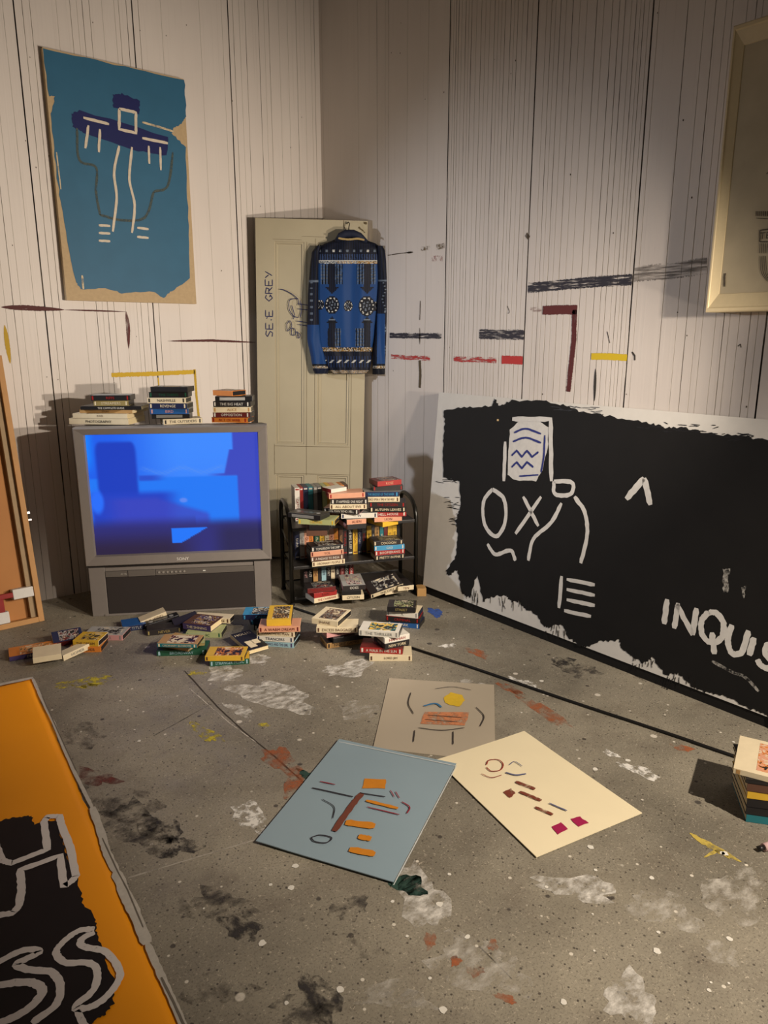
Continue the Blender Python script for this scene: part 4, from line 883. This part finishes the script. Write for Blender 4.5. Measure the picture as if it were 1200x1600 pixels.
# tapes on the floor in front of the rack
stack(440, 1013, 0, 'the yellow-topped floor stack', 'tapes in the five-high floor stack with a yellow top', [
    ('vhs', 459, 'r', -10, 'lblue', 'lblue', 'lblue', 'THE PRINCE AND THE GIRL', 'purple', dict(L=.18)),
    ('vhs', 459, 'r', -8, 'white', 'silver', 'silver', 'TRANCERS', 'navy', dict(L=.175)),
    ('vhs', 461, 'r', -7, 'cream', 'cream', 'cream', 'MARATHON MAN', 'brown', dict(L=.18)),
    ('vhs', 470, 'r', 3, 'salmon', 'salmon', 'cream', 'A WARM DREAM', 'maroon', dict(L=.19)),
    ('vhs', 418, 'l', 4, 'yellow', 'yellow', 'tan', None, 'brown', dict(L=.112, D=.19, T=.030, art=('dark', 'tan')))])
stack(512, 1014, 0, 'the floor stack before the rack', 'tapes in the floor stack directly before the rack', [
    ('vhs', 511, 'l', 22, 'tan', 'dark', 'tan', 'NIGHT GAMES', 'dark', dict(et='NOW')),
    ('bare', 521, 'l', 20, 'black', 'dark', 'black', None, 'grey', {}),
    ('vhs', 511, 'l', 26, 'pink', 'pink', 'pink', 'SAFE', 'maroon', dict(L=.14)),
    ('vhs', 495, 'l', 0, 'cream', 'cream', 'cream', 'EXCESS BAGGAGE', 'brown', {}),
    ('vhs', 528, 'r', -20, 'cream', 'cream', 'cream', 'SHANE', 'brown', dict(L=.13, D=.16, art=('brown', 'grey'))) ])
stack(600, 1033, 0, 'the tall floor stack nearest the cable', 'tapes in the tall floor stack nearest the cable', [
    ('vhs', 577, 'l', 0, 'cream', 'cream', 'cream', 'LORD JIM', 'brown', {}),
    ('vhs', 629, 'r', -6, 'red', 'maroon', 'red', 'A WALK IN THE SUN', 'white', dict(b=.01)),
    ('vhs', 602, 'l', 26, 'black', 'black', 'dark', 'NEW YORK', 'cream', dict(L=.12, D=.12, et='RAGE')),
    ('vhs', 601, 'l', 26, 'white', 'white', 'white', 'HANNAH', 'red', dict(L=.125, D=.12, et='FLIX')),
    ('vhs', 623, 'r', -10, 'white', 'white', 'black', 'THE THRILLER', 'grey', dict(L=.18, T=.028, art=('yellow', 'teal')))])
stack(635, 983, 0, 'the short floor stack beyond the cable', 'tapes in the short floor stack right of the rack', [
    ('vhs', 655, 'r', -18, 'blue', 'navy', 'black', 'DARK', 'white', dict(L=.16)),
    ('vhs', 655, 'r', -14, 'black', 'red', 'black', 'CRIMINAL', 'red', dict(L=.17)),
    ('vhs', 653, 'r', -16, 'white', 'cream', 'black', 'X', 'grey', dict(L=.16, T=.03)),
    ('vhs', 649, 'r', -6, 'black', 'dark', 'khaki', 'STREET', 'khaki', dict(L=.14, art=('dark', 'lgreen')))])
stack(395, 985, 0, 'the low blue stack by the television foot', 'tapes in the low blue stack by the television foot', [
    ('vhs', 397, 'l', 12, 'black', 'black', 'black', 'BLACK RAIN', 'white', {}),
    ('vhs', 392, 'l', 18, 'navy', 'blue', 'navy', 'THE DEEP', 'sky', {}),
    ('vhs', 380, 'l', 2, 'navy', 'sky', 'navy', 'CARGO', 'sky', dict(art=('black', 'white')))])
stack(300, 1030, 0, 'the loose floor stack with teal spine', 'tapes in the loose floor stack below the television', [
    ('vhs', 242, 'l', 4, 'green', 'green', 'green', 'BROADWAY', 'lblue', dict(L=.22, b=.03)),
    ('book', 293, 'r', -20, 'tan', 'tan', 'tan', None, 'brown', dict(L=.16, T=.018, b=.02)),
    ('book', 276, 'l', 12, 'khaki', 'lgreen', 'tan', None, 'brown', dict(L=.12, T=.012, b=.02)),
    ('vhs', 247, 'l', -3, 'teal', 'tan', 'tan', 'ORDINARY BLOSSOMS', 'cream', dict(L=.18, T=.018, art=('cream', 'maroon')))])
stack(345, 1042, 0, 'the low yellow floor stack', 'tapes in the low yellow floor stack', [
    ('vhs', 328, 'l', 10, 'green', 'yellow', 'yellow', 'STRANGER MUSIC', 'lblue', dict(L=.17)),
    ('vhs', 321, 'l', 1, 'yellow', 'yellow', 'yellow', None, 'brown', dict(L=.17, T=.022, art=('orange', 'brown')))])
stack(330, 996, 0, 'the floor stack with a purple cover', 'books stacked under the purple cover by television', [
    ('vhs', 291, 'l', -2, 'lgreen', 'lgreen', 'lgreen', 'PICNIC', 'green', dict(L=.17)),
    ('book', 330, 'r', -16, 'purple', 'brown', 'purple', 'THE SHINING', 'cream', dict(L=.15, D=.13, T=.030, art=('purple', 'tan')))])
stack(135, 1019, 0, 'the floor stack left of the television', 'books stacked on the floor left of the television', [
    ('vhs', 158, 'r', 3, 'orange', 'orange', 'orange', 'THE RIVER', 'brown', dict(L=.14)),
    ('vhs', 155, 'r', -4, 'yellow', 'yellow', 'cream', 'THE DREAM', 'brown', dict(L=.12, b=.0, art=('yellow', 'khaki')))])
gS = 'books and tapes scattered on the floor'
loose('vhs', 130, 1000, 0, -2, 0, 0, 'pink', 'silver', 'pink', 'FAREWELL', 'grey', 'grey and pink video tape lying behind the small yellow and orange stack', gS, art=('silver', 'grey'))
loose('book', 15, 1034, 0, 28, 0, 0, 'purple', 'orange', 'tan', 'DREAMS', 'cream', 'purple and orange picture book lying at the far left below the crate', gS, L=.20, D=.11, T=.022, art=('orange', 'tan'))
loose('vhs', 52, 1037, 0.02, 24, 6, 0, 'cream', 'cream', 'cream', None, 'tan', 'plain cream tape box lying on the purple picture book', gS, L=.115, D=.10)
loose('vhs', 100, 1033, 0, 52, 0, -6, 'cream', 'cream', 'cream', 'HOMER', 'grey', 'cream video tape propped between crate and yellow stack', gS, L=.14, D=.05)
loose('vhs', 84, 1012, 0, 30, 20, 0, 'maroon', 'navy', 'cream', None, 'cream', 'blue and red tape sleeve propped behind the cream one', gS, L=.13, D=.08, art=('maroon', 'silver'))
loose('vhs', 192, 988, 0, 24, 0, 0, 'navy', 'blue', 'silver', 'TITLE', 'silver', 'blue video tape with white end label on floor before television', gS, L=.13)
loose('vhs', 222, 979, 0.004, 28, 0, -14, 'cream', 'cream', 'maroon', 'THE WIND', 'brown', 'cream video tape tilted up beside the blue one before television', gS, L=.13, D=.07)
loose('bare', 228, 985, 0, 30, 0, -8, 'black', 'dark', 'dark', None, 'grey', 'bare dark cassette tilted in front of television grille', gS, L=.17, D=.05)
loose('vhs', 230, 994, 0, 18, 0, 0, 'dark', 'dark', 'khaki', 'NEVER', 'khaki', 'dark olive video tape nearest camera among the tilted dark tapes', gS, L=.16, D=.08)
loose('vhs', 274, 984, 0, 26, 24, -12, 'brown', 'dark', 'black', None, 'brown', 'open brown empty tape sleeve leaning before television grille', gS, L=.12, D=.05)
loose('vhs', 302, 971, 0.03, -9, 0, 0, 'cream', 'cream', 'cream', "FINNEGAN'S WAKE", 'brown', 'cream video tape lying right behind the purple covered book', gS, T=.027, D=.06)
bk = loose('book', 360, 1002, 0.012, -52, 0, 5, 'cream', 'black', 'cream', None, 'black', 'black and cream covered book lying askew beside the yellow stack', gS, L=.185, D=.10, T=.018)
obj('cover_picture', boxes([((.10, .02, .018), (.165, .055, .0186)), ((.10, .05, .018), (.14, .085, .0186))]), mat(PAL['cream'], .5), bk)
obj('cover_title', text('HOLLIS', .018), mat(PAL['cream'], .5), bk, (.028, .05, .0188), (0, 0, R_(90)))
loose('vhs', 652, 932, 0, 5, 0, 0, 'tan', 'tan', 'tan', None, 'brown', 'small tan block on floor behind the right foot of the rack', None, L=.05, D=.07, T=.045)

# art books at the right edge of the frame
stack(1170, 1284, 0, 'the pile at right edge of the floor', 'art books in the pile at the right edge', [
    ('book', 1165, 'l', -14, 'teal', 'teal', 'teal', 'APPALACHIAN', 'dark', dict(L=.27, D=.20, T=.026)),
    ('book', 1163, 'l', -14, 'black', 'black', 'cream', 'U S O W', 'lgreen', dict(L=.27, D=.20, T=.024)),
    ('book', 1163, 'l', -13, 'black', 'black', 'cream', 'PRIMITIVISM', 'grey', dict(L=.26, D=.20, T=.028)),
    ('book', 1162, 'l', -14, 'yellow', 'yellow', 'tan', 'BULLET', 'brown', dict(L=.26, D=.20, T=.024)),
    ('book', 1160, 'l', -15, 'brown', 'brown', 'cream', 'LETTERS', 'grey', dict(L=.26, D=.20, T=.026)),
    ('book', 1157, 'l', -15, 'black', 'black', 'cream', 'CARMEN', 'white', dict(L=.26, D=.20, T=.012)),
    ('vhs', 1144, 'l', -30, 'cream', 'cream', 'cream', None, 'tan', dict(L=.27, D=.21, T=.018, b=.03, art=('salmon', 'orange')))])
p = fl(1192, 1330); pt = thing('paint_tube', p, R_(-20), 'small pink paint tube lying at the right edge of the floor', 'paint tube')
bm = bmesh.new(); tube(bm, [(0, 0, .012), (.03, 0, .012), (.075, 0, .011), (.085, 0, .006)], [.011, .012, .010, .004], 14); obj('tube_body', b2m(bm), mat('c9a9a4', .4), pt)
bm = bmesh.new(); tube(bm, [(-.016, 0, .012), (0, 0, .012)], .0065, 10); obj('tube_cap', b2m(bm), mat('1a1818', .4), pt)

# black cover on art book: pale shapes of the book next to the yellow stack
# ------------------------------------------------------------------ cable
a, b_ = fl(476, 957), fl(1150, 1185); e = (b_ - a)
pts = [a - e * .05 + Vector((0, 0, .006))] + [a + e * (i / 12) + Vector((math.sin(i * 1.3) * .003, math.sin(i * .9) * .003, .006)) for i in range(13)] + [a + e * 1.5 + Vector((0, 0, .006))]
bm = bmesh.new(); tube(bm, catmull(pts, 4), .0062, 8)
o = obj('floor_cable', localise(b2m(bm), a), mat('141210', .5)); o.location = a; tag(o, 'thin black cable running straight across the floor beside the leaning canvas', 'cable')

# ------------------------------------------------------------------ three sheets on the floor (plain generic drawings)
def sheet(name, quad, colr_, label, lift, th=.0025):
    P = [fl(*q) for q in quad]; c = sum(P, Vector()) / 4; t = thing(name, (c.x, c.y, 0), 0, label, 'drawing', 'drawings lying on the floor'); bpy.context.view_layer.update()
    P = [Vector((p.x, p.y, lift)) for p in P]; n = 14; bm = bmesh.new(); g = []
    for j in range(n + 1):
        r = []
        for i in range(n + 1):
            u, v = i / n, j / n; q = P[0].lerp(P[1], u).lerp(P[3].lerp(P[2], u), v)
            q.z += .003 * max(0, abs(2 * u - 1) * abs(2 * v - 1) - .5) * (1 + math.sin(u * 5)); r.append(q)
        g.append(r)
    top = [[bm.verts.new(q + Vector((0, 0, th))) for q in r] for r in g]; bot = [[bm.verts.new(q) for q in r] for r in g]
    for j in range(n):
        for i in range(n):
            bm.faces.new((top[j][i], top[j][i + 1], top[j + 1][i + 1], top[j + 1][i])); bm.faces.new((bot[j][i], bot[j + 1][i], bot[j + 1][i + 1], bot[j][i + 1]))
    for i in range(n):
        for A, B_ in (((0, i), (0, i + 1)), ((n, i + 1), (n, i)), ((i + 1, 0), (i, 0)), ((i, n), (i + 1, n))): bm.faces.new((top[A[0]][A[1]], bot[A[0]][A[1]], bot[B_[0]][B_[1]], top[B_[0]][B_[1]]))
    bmesh.ops.recalc_face_normals(bm, faces=bm.faces[:])
    obj('sheet', localise(b2m(bm), t), mat(colr_, .28, .04, 8), t)
    return t
UPN = (0, 0, 1)
g_ = sheet('drawing_sheet', [(608, 1061), (772, 1071), (774, 1191), (583, 1170)], 'a89c88', 'greyish beige sheet with yellow and orange drawing, furthest of three on floor', .0008)
Sg = lambda x, y: fl(x, y, .0045)
paint_on(g_, 'yellow_mark', mat('c9a62c', .6), [('p', [(693, 1090), (704, 1082), (722, 1086), (726, 1094), (718, 1104), (704, 1102), (695, 1098)], .0005, .002, 3)], Sg, UPN)
paint_on(g_, 'orange_mark', dry('c07a50', .55, (40, 40, 40)), [('p', [(664, 1112), (734, 1113), (726, 1134), (656, 1131)], .0005, .002, 4)], Sg, UPN)
paint_on(g_, 'ink_line', mat('39322c', .7), [('s', [(680, 1077), (708, 1074), (736, 1079)], .003), ('s', [(642, 1083), (638, 1100), (646, 1116)], .004), ('s', [(654, 1138), (690, 1142), (726, 1138)], .004), ('l', [(648, 1142), (646, 1160)], .004), ('l', [(708, 1144), (708, 1164)], .004), ('s', [(744, 1106), (756, 1120), (750, 1136)], .004), ('l', [(668, 1118), (722, 1122)], .003), ('l', [(664, 1125), (716, 1129)], .003)], Sg, UPN)
paint_on(g_, 'blue_mark', mat('386d94', .6), [('s', [(662, 1104), (680, 1100), (690, 1106)], .009)], Sg, UPN)
y_ = sheet('drawing_sheet', [(819, 1145), (1003, 1273), (838, 1342), (682, 1190)], 'e6d8b4', 'cream sheet with brown and pink drawing, rightmost of three on floor', .004)
Sy = lambda x, y: fl(x, y, .0078)
paint_on(y_, 'red_ring', mat('8e3226', .7), [('s', [(760, 1196), (764, 1189), (778, 1188), (786, 1195), (782, 1204), (768, 1206), (760, 1200)], .004), ('s', [(752, 1210), (768, 1216), (784, 1212)], .003)], Sy, UPN)
paint_on(y_, 'brown_mark', dry('73321f', .62, (40, 40, 40)), [('p', [(786, 1238), (798, 1232), (806, 1240), (796, 1247)], .0005, .002, 3), ('l', [(806, 1222), (836, 1234)], .014), ('l', [(812, 1238), (846, 1252)], .014), ('l', [(836, 1262), (864, 1274)], .012)], Sy, UPN)
paint_on(y_, 'blue_mark', mat('55597a', .7), [('s', [(796, 1196), (804, 1191), (816, 1198)], .003), ('s', [(790, 1208), (806, 1212), (822, 1210)], .006), ('l', [(858, 1256), (886, 1268)], .005)], Sy, UPN)
paint_on(y_, 'pink_mark', mat('9a1c4a', .6), [('p', [(862, 1292), (876, 1285), (888, 1296), (872, 1304)], .0005, .002, 3), ('p', [(892, 1280), (906, 1276), (920, 1286), (904, 1292)], .0005, .002, 3)], Sy, UPN)
b__ = sheet('drawing_sheet', [(530, 1159), (713, 1197), (615, 1383), (400, 1319)], '879aa3', 'slate blue sheet with orange and red drawing, nearest of three on floor', .0075)
Sb = lambda x, y: fl(x, y, .0112)
obj('white_edge', localise(boxes([]) if 0 else (lambda bm: (ribbon(bm, [Sb(530, 1159), Sb(713, 1197)], .004, UPN, .0005, 10, straight=True), ribbon(bm, [Sb(713, 1197), Sb(615, 1383)], .003, UPN, .0005, 10, straight=True), b2m(bm))[-1])(bmesh.new()), b__), mat('c2c6c4', .6), b__)
paint_on(b__, 'orange_mark', mat('c27a1e', .6), [('p', [(566, 1232), (570, 1216), (604, 1218), (602, 1232)], .0005, .002, 3), ('l', [(572, 1252), (622, 1264)], .013), ('l', [(540, 1286), (586, 1292)], .028), ('l', [(560, 1308), (580, 1312)], .022), ('l', [(546, 1328), (586, 1336)], .024)], Sb, UPN)
paint_on(b__, 'brown_mark', mat('6a3a2c', .6), [('l', [(566, 1240), (548, 1262), (522, 1300)], .020)], Sb, UPN)
paint_on(b__, 'ink_line', mat('2c2a30', .6), [('l', [(488, 1232), (552, 1246)], .005), ('s', [(504, 1250), (522, 1262), (520, 1280)], .003), ('s', [(486, 1310), (500, 1306), (518, 1310), (510, 1318), (492, 1316), (486, 1310)], .004), ('l', [(562, 1240), (602, 1246)], .004)], Sb, UPN)
paint_on(b__, 'red_line', mat('8a2430', .6), [('l', [(500, 1222), (524, 1227)], .004), ('l', [(574, 1262), (624, 1274)], .004), ('s', [(628, 1254), (640, 1262), (636, 1272)], .004), ('l', [(610, 1236), (616, 1246)], .003), ('l', [(618, 1238), (624, 1248)], .003)], Sb, UPN)

# ------------------------------------------------------------------ orange painted canvas flat on the floor at the left
P0, P1, P2, P3 = fl(0, 1068), fl(50, 1060), fl(285, 1600), fl(-300, 1600)
ex_ = (P2 - P1).normalized()
far = P2 + ex_ * .25; lf = P1 - (Vector((ex_.y, -ex_.x, 0)) if Vector((ex_.y, -ex_.x, 0)).x > 0 else -Vector((ex_.y, -ex_.x, 0))) * 1.3
lf2 = lf + (far - P1)
oc = thing('painted_cloth', ((P1 + far) / 2).to_tuple(), 0, 'orange painted canvas cloth with black patch and white outlined letters lying at lower left', 'painted cloth'); bpy.context.view_layer.update()
OZ = .006
bm = bmesh.new(); n, mm = 70, 40; g = []
for j in range(n + 1):
    r = []
    for i in range(mm + 1):
        u, v = i / mm, j / n; q = P1.lerp(lf, u).lerp(far.lerp(lf2, u), v)
        w = math.sin(v * 23 + u * 5) * .0010 + math.sin(v * 51 - u * 3) * .0006
        if i == 0: q = q + (P1 - lf).normalized() * (.004 * math.sin(v * 40) + random.uniform(-.002, .002))
        r.append(bm.verts.new((q.x, q.y, OZ + w - (.005 if i == 0 or j == 0 else 0))))
    g.append(r)
for j in range(n):
    for i in range(mm): f = bm.faces.new((g[j][i], g[j][i + 1], g[j + 1][i + 1], g[j + 1][i])); f.smooth = True
bmesh.ops.recalc_face_normals(bm, faces=bm.faces[:]); bmesh.ops.solidify(bm, geom=bm.faces[:], thickness=.0015)
obj('cloth', localise(b2m(bm), oc), mat('fb9f0c', .6, .05, 3), oc)
O = lambda x, y: fl(x, y, OZ + .0015)
paint_on(oc, 'frayed_edge', mat('b9b2a6', .8, .2, 60), [('l', [(51, 1060), (64, 1090), (84, 1130), (100, 1170), (118, 1210), (132, 1238), (144, 1262)], .011, .001), ('l', [(144, 1262), (158, 1300), (166, 1330), (182, 1362)], .022, .001), ('l', [(182, 1362), (196, 1398), (212, 1430), (230, 1475)], .028, .001), ('l', [(230, 1475), (250, 1520), (268, 1560), (290, 1610)], .016, .001), ('l', [(-10, 1072), (52, 1059)], .022, .001)], O, UPN)
paint_on(oc, 'edge_seam', mat('6d655a', .8), [('l', [(66, 1088), (104, 1172), (120, 1206)], .003, .002), ('l', [(160, 1310), (184, 1362), (200, 1392), (224, 1450)], .003, .002), ('l', [(252, 1528), (272, 1568), (292, 1612)], .005, .002)], O, UPN)
paint_on(oc, 'black_patch', mat('18100e', .65, .2, 14), [('p', [(-60, 1285), (0, 1283), (25, 1277), (50, 1275), (54, 1288), (88, 1282), (92, 1300), (100, 1320), (108, 1345), (122, 1375), (130, 1410), (150, 1438), (152, 1460), (166, 1500), (178, 1535), (178, 1568), (165, 1585), (145, 1598), (140, 1630), (-100, 1640)], .0012, .004, 8)], O, UPN)
CH_ = dry('ddd5cf', .74, (90, 90, 90), .12)
paint_on(oc, 'outlined_lettering', CH_, [('l', [(-8, 1318), (4, 1345), (18, 1350), (74, 1328), (69, 1285), (74, 1277), (93, 1276), (96, 1290), (110, 1325), (119, 1370), (112, 1378), (100, 1386), (94, 1338), (32, 1360), (34, 1390), (30, 1416), (20, 1428), (-10, 1432)], .020, .0022),
    ('s', [(148, 1452), (122, 1456), (98, 1474), (88, 1490), (102, 1505), (140, 1506), (152, 1520), (146, 1548), (118, 1574), (140, 1575), (165, 1560), (184, 1535), (186, 1515), (165, 1488), (130, 1480), (128, 1468), (148, 1458)], .017, .0022),
    ('s', [(-10, 1508), (36, 1486), (62, 1488), (40, 1500), (26, 1508), (44, 1516), (80, 1520), (94, 1540), (88, 1570), (50, 1600)], .018, .0022), ('s', [(-10, 1542), (30, 1536), (55, 1538), (66, 1552), (40, 1580), (-5, 1602)], .020, .0022), ('l', [(120, 1580), (130, 1600), (140, 1612)], .014, .0022)], O, UPN)
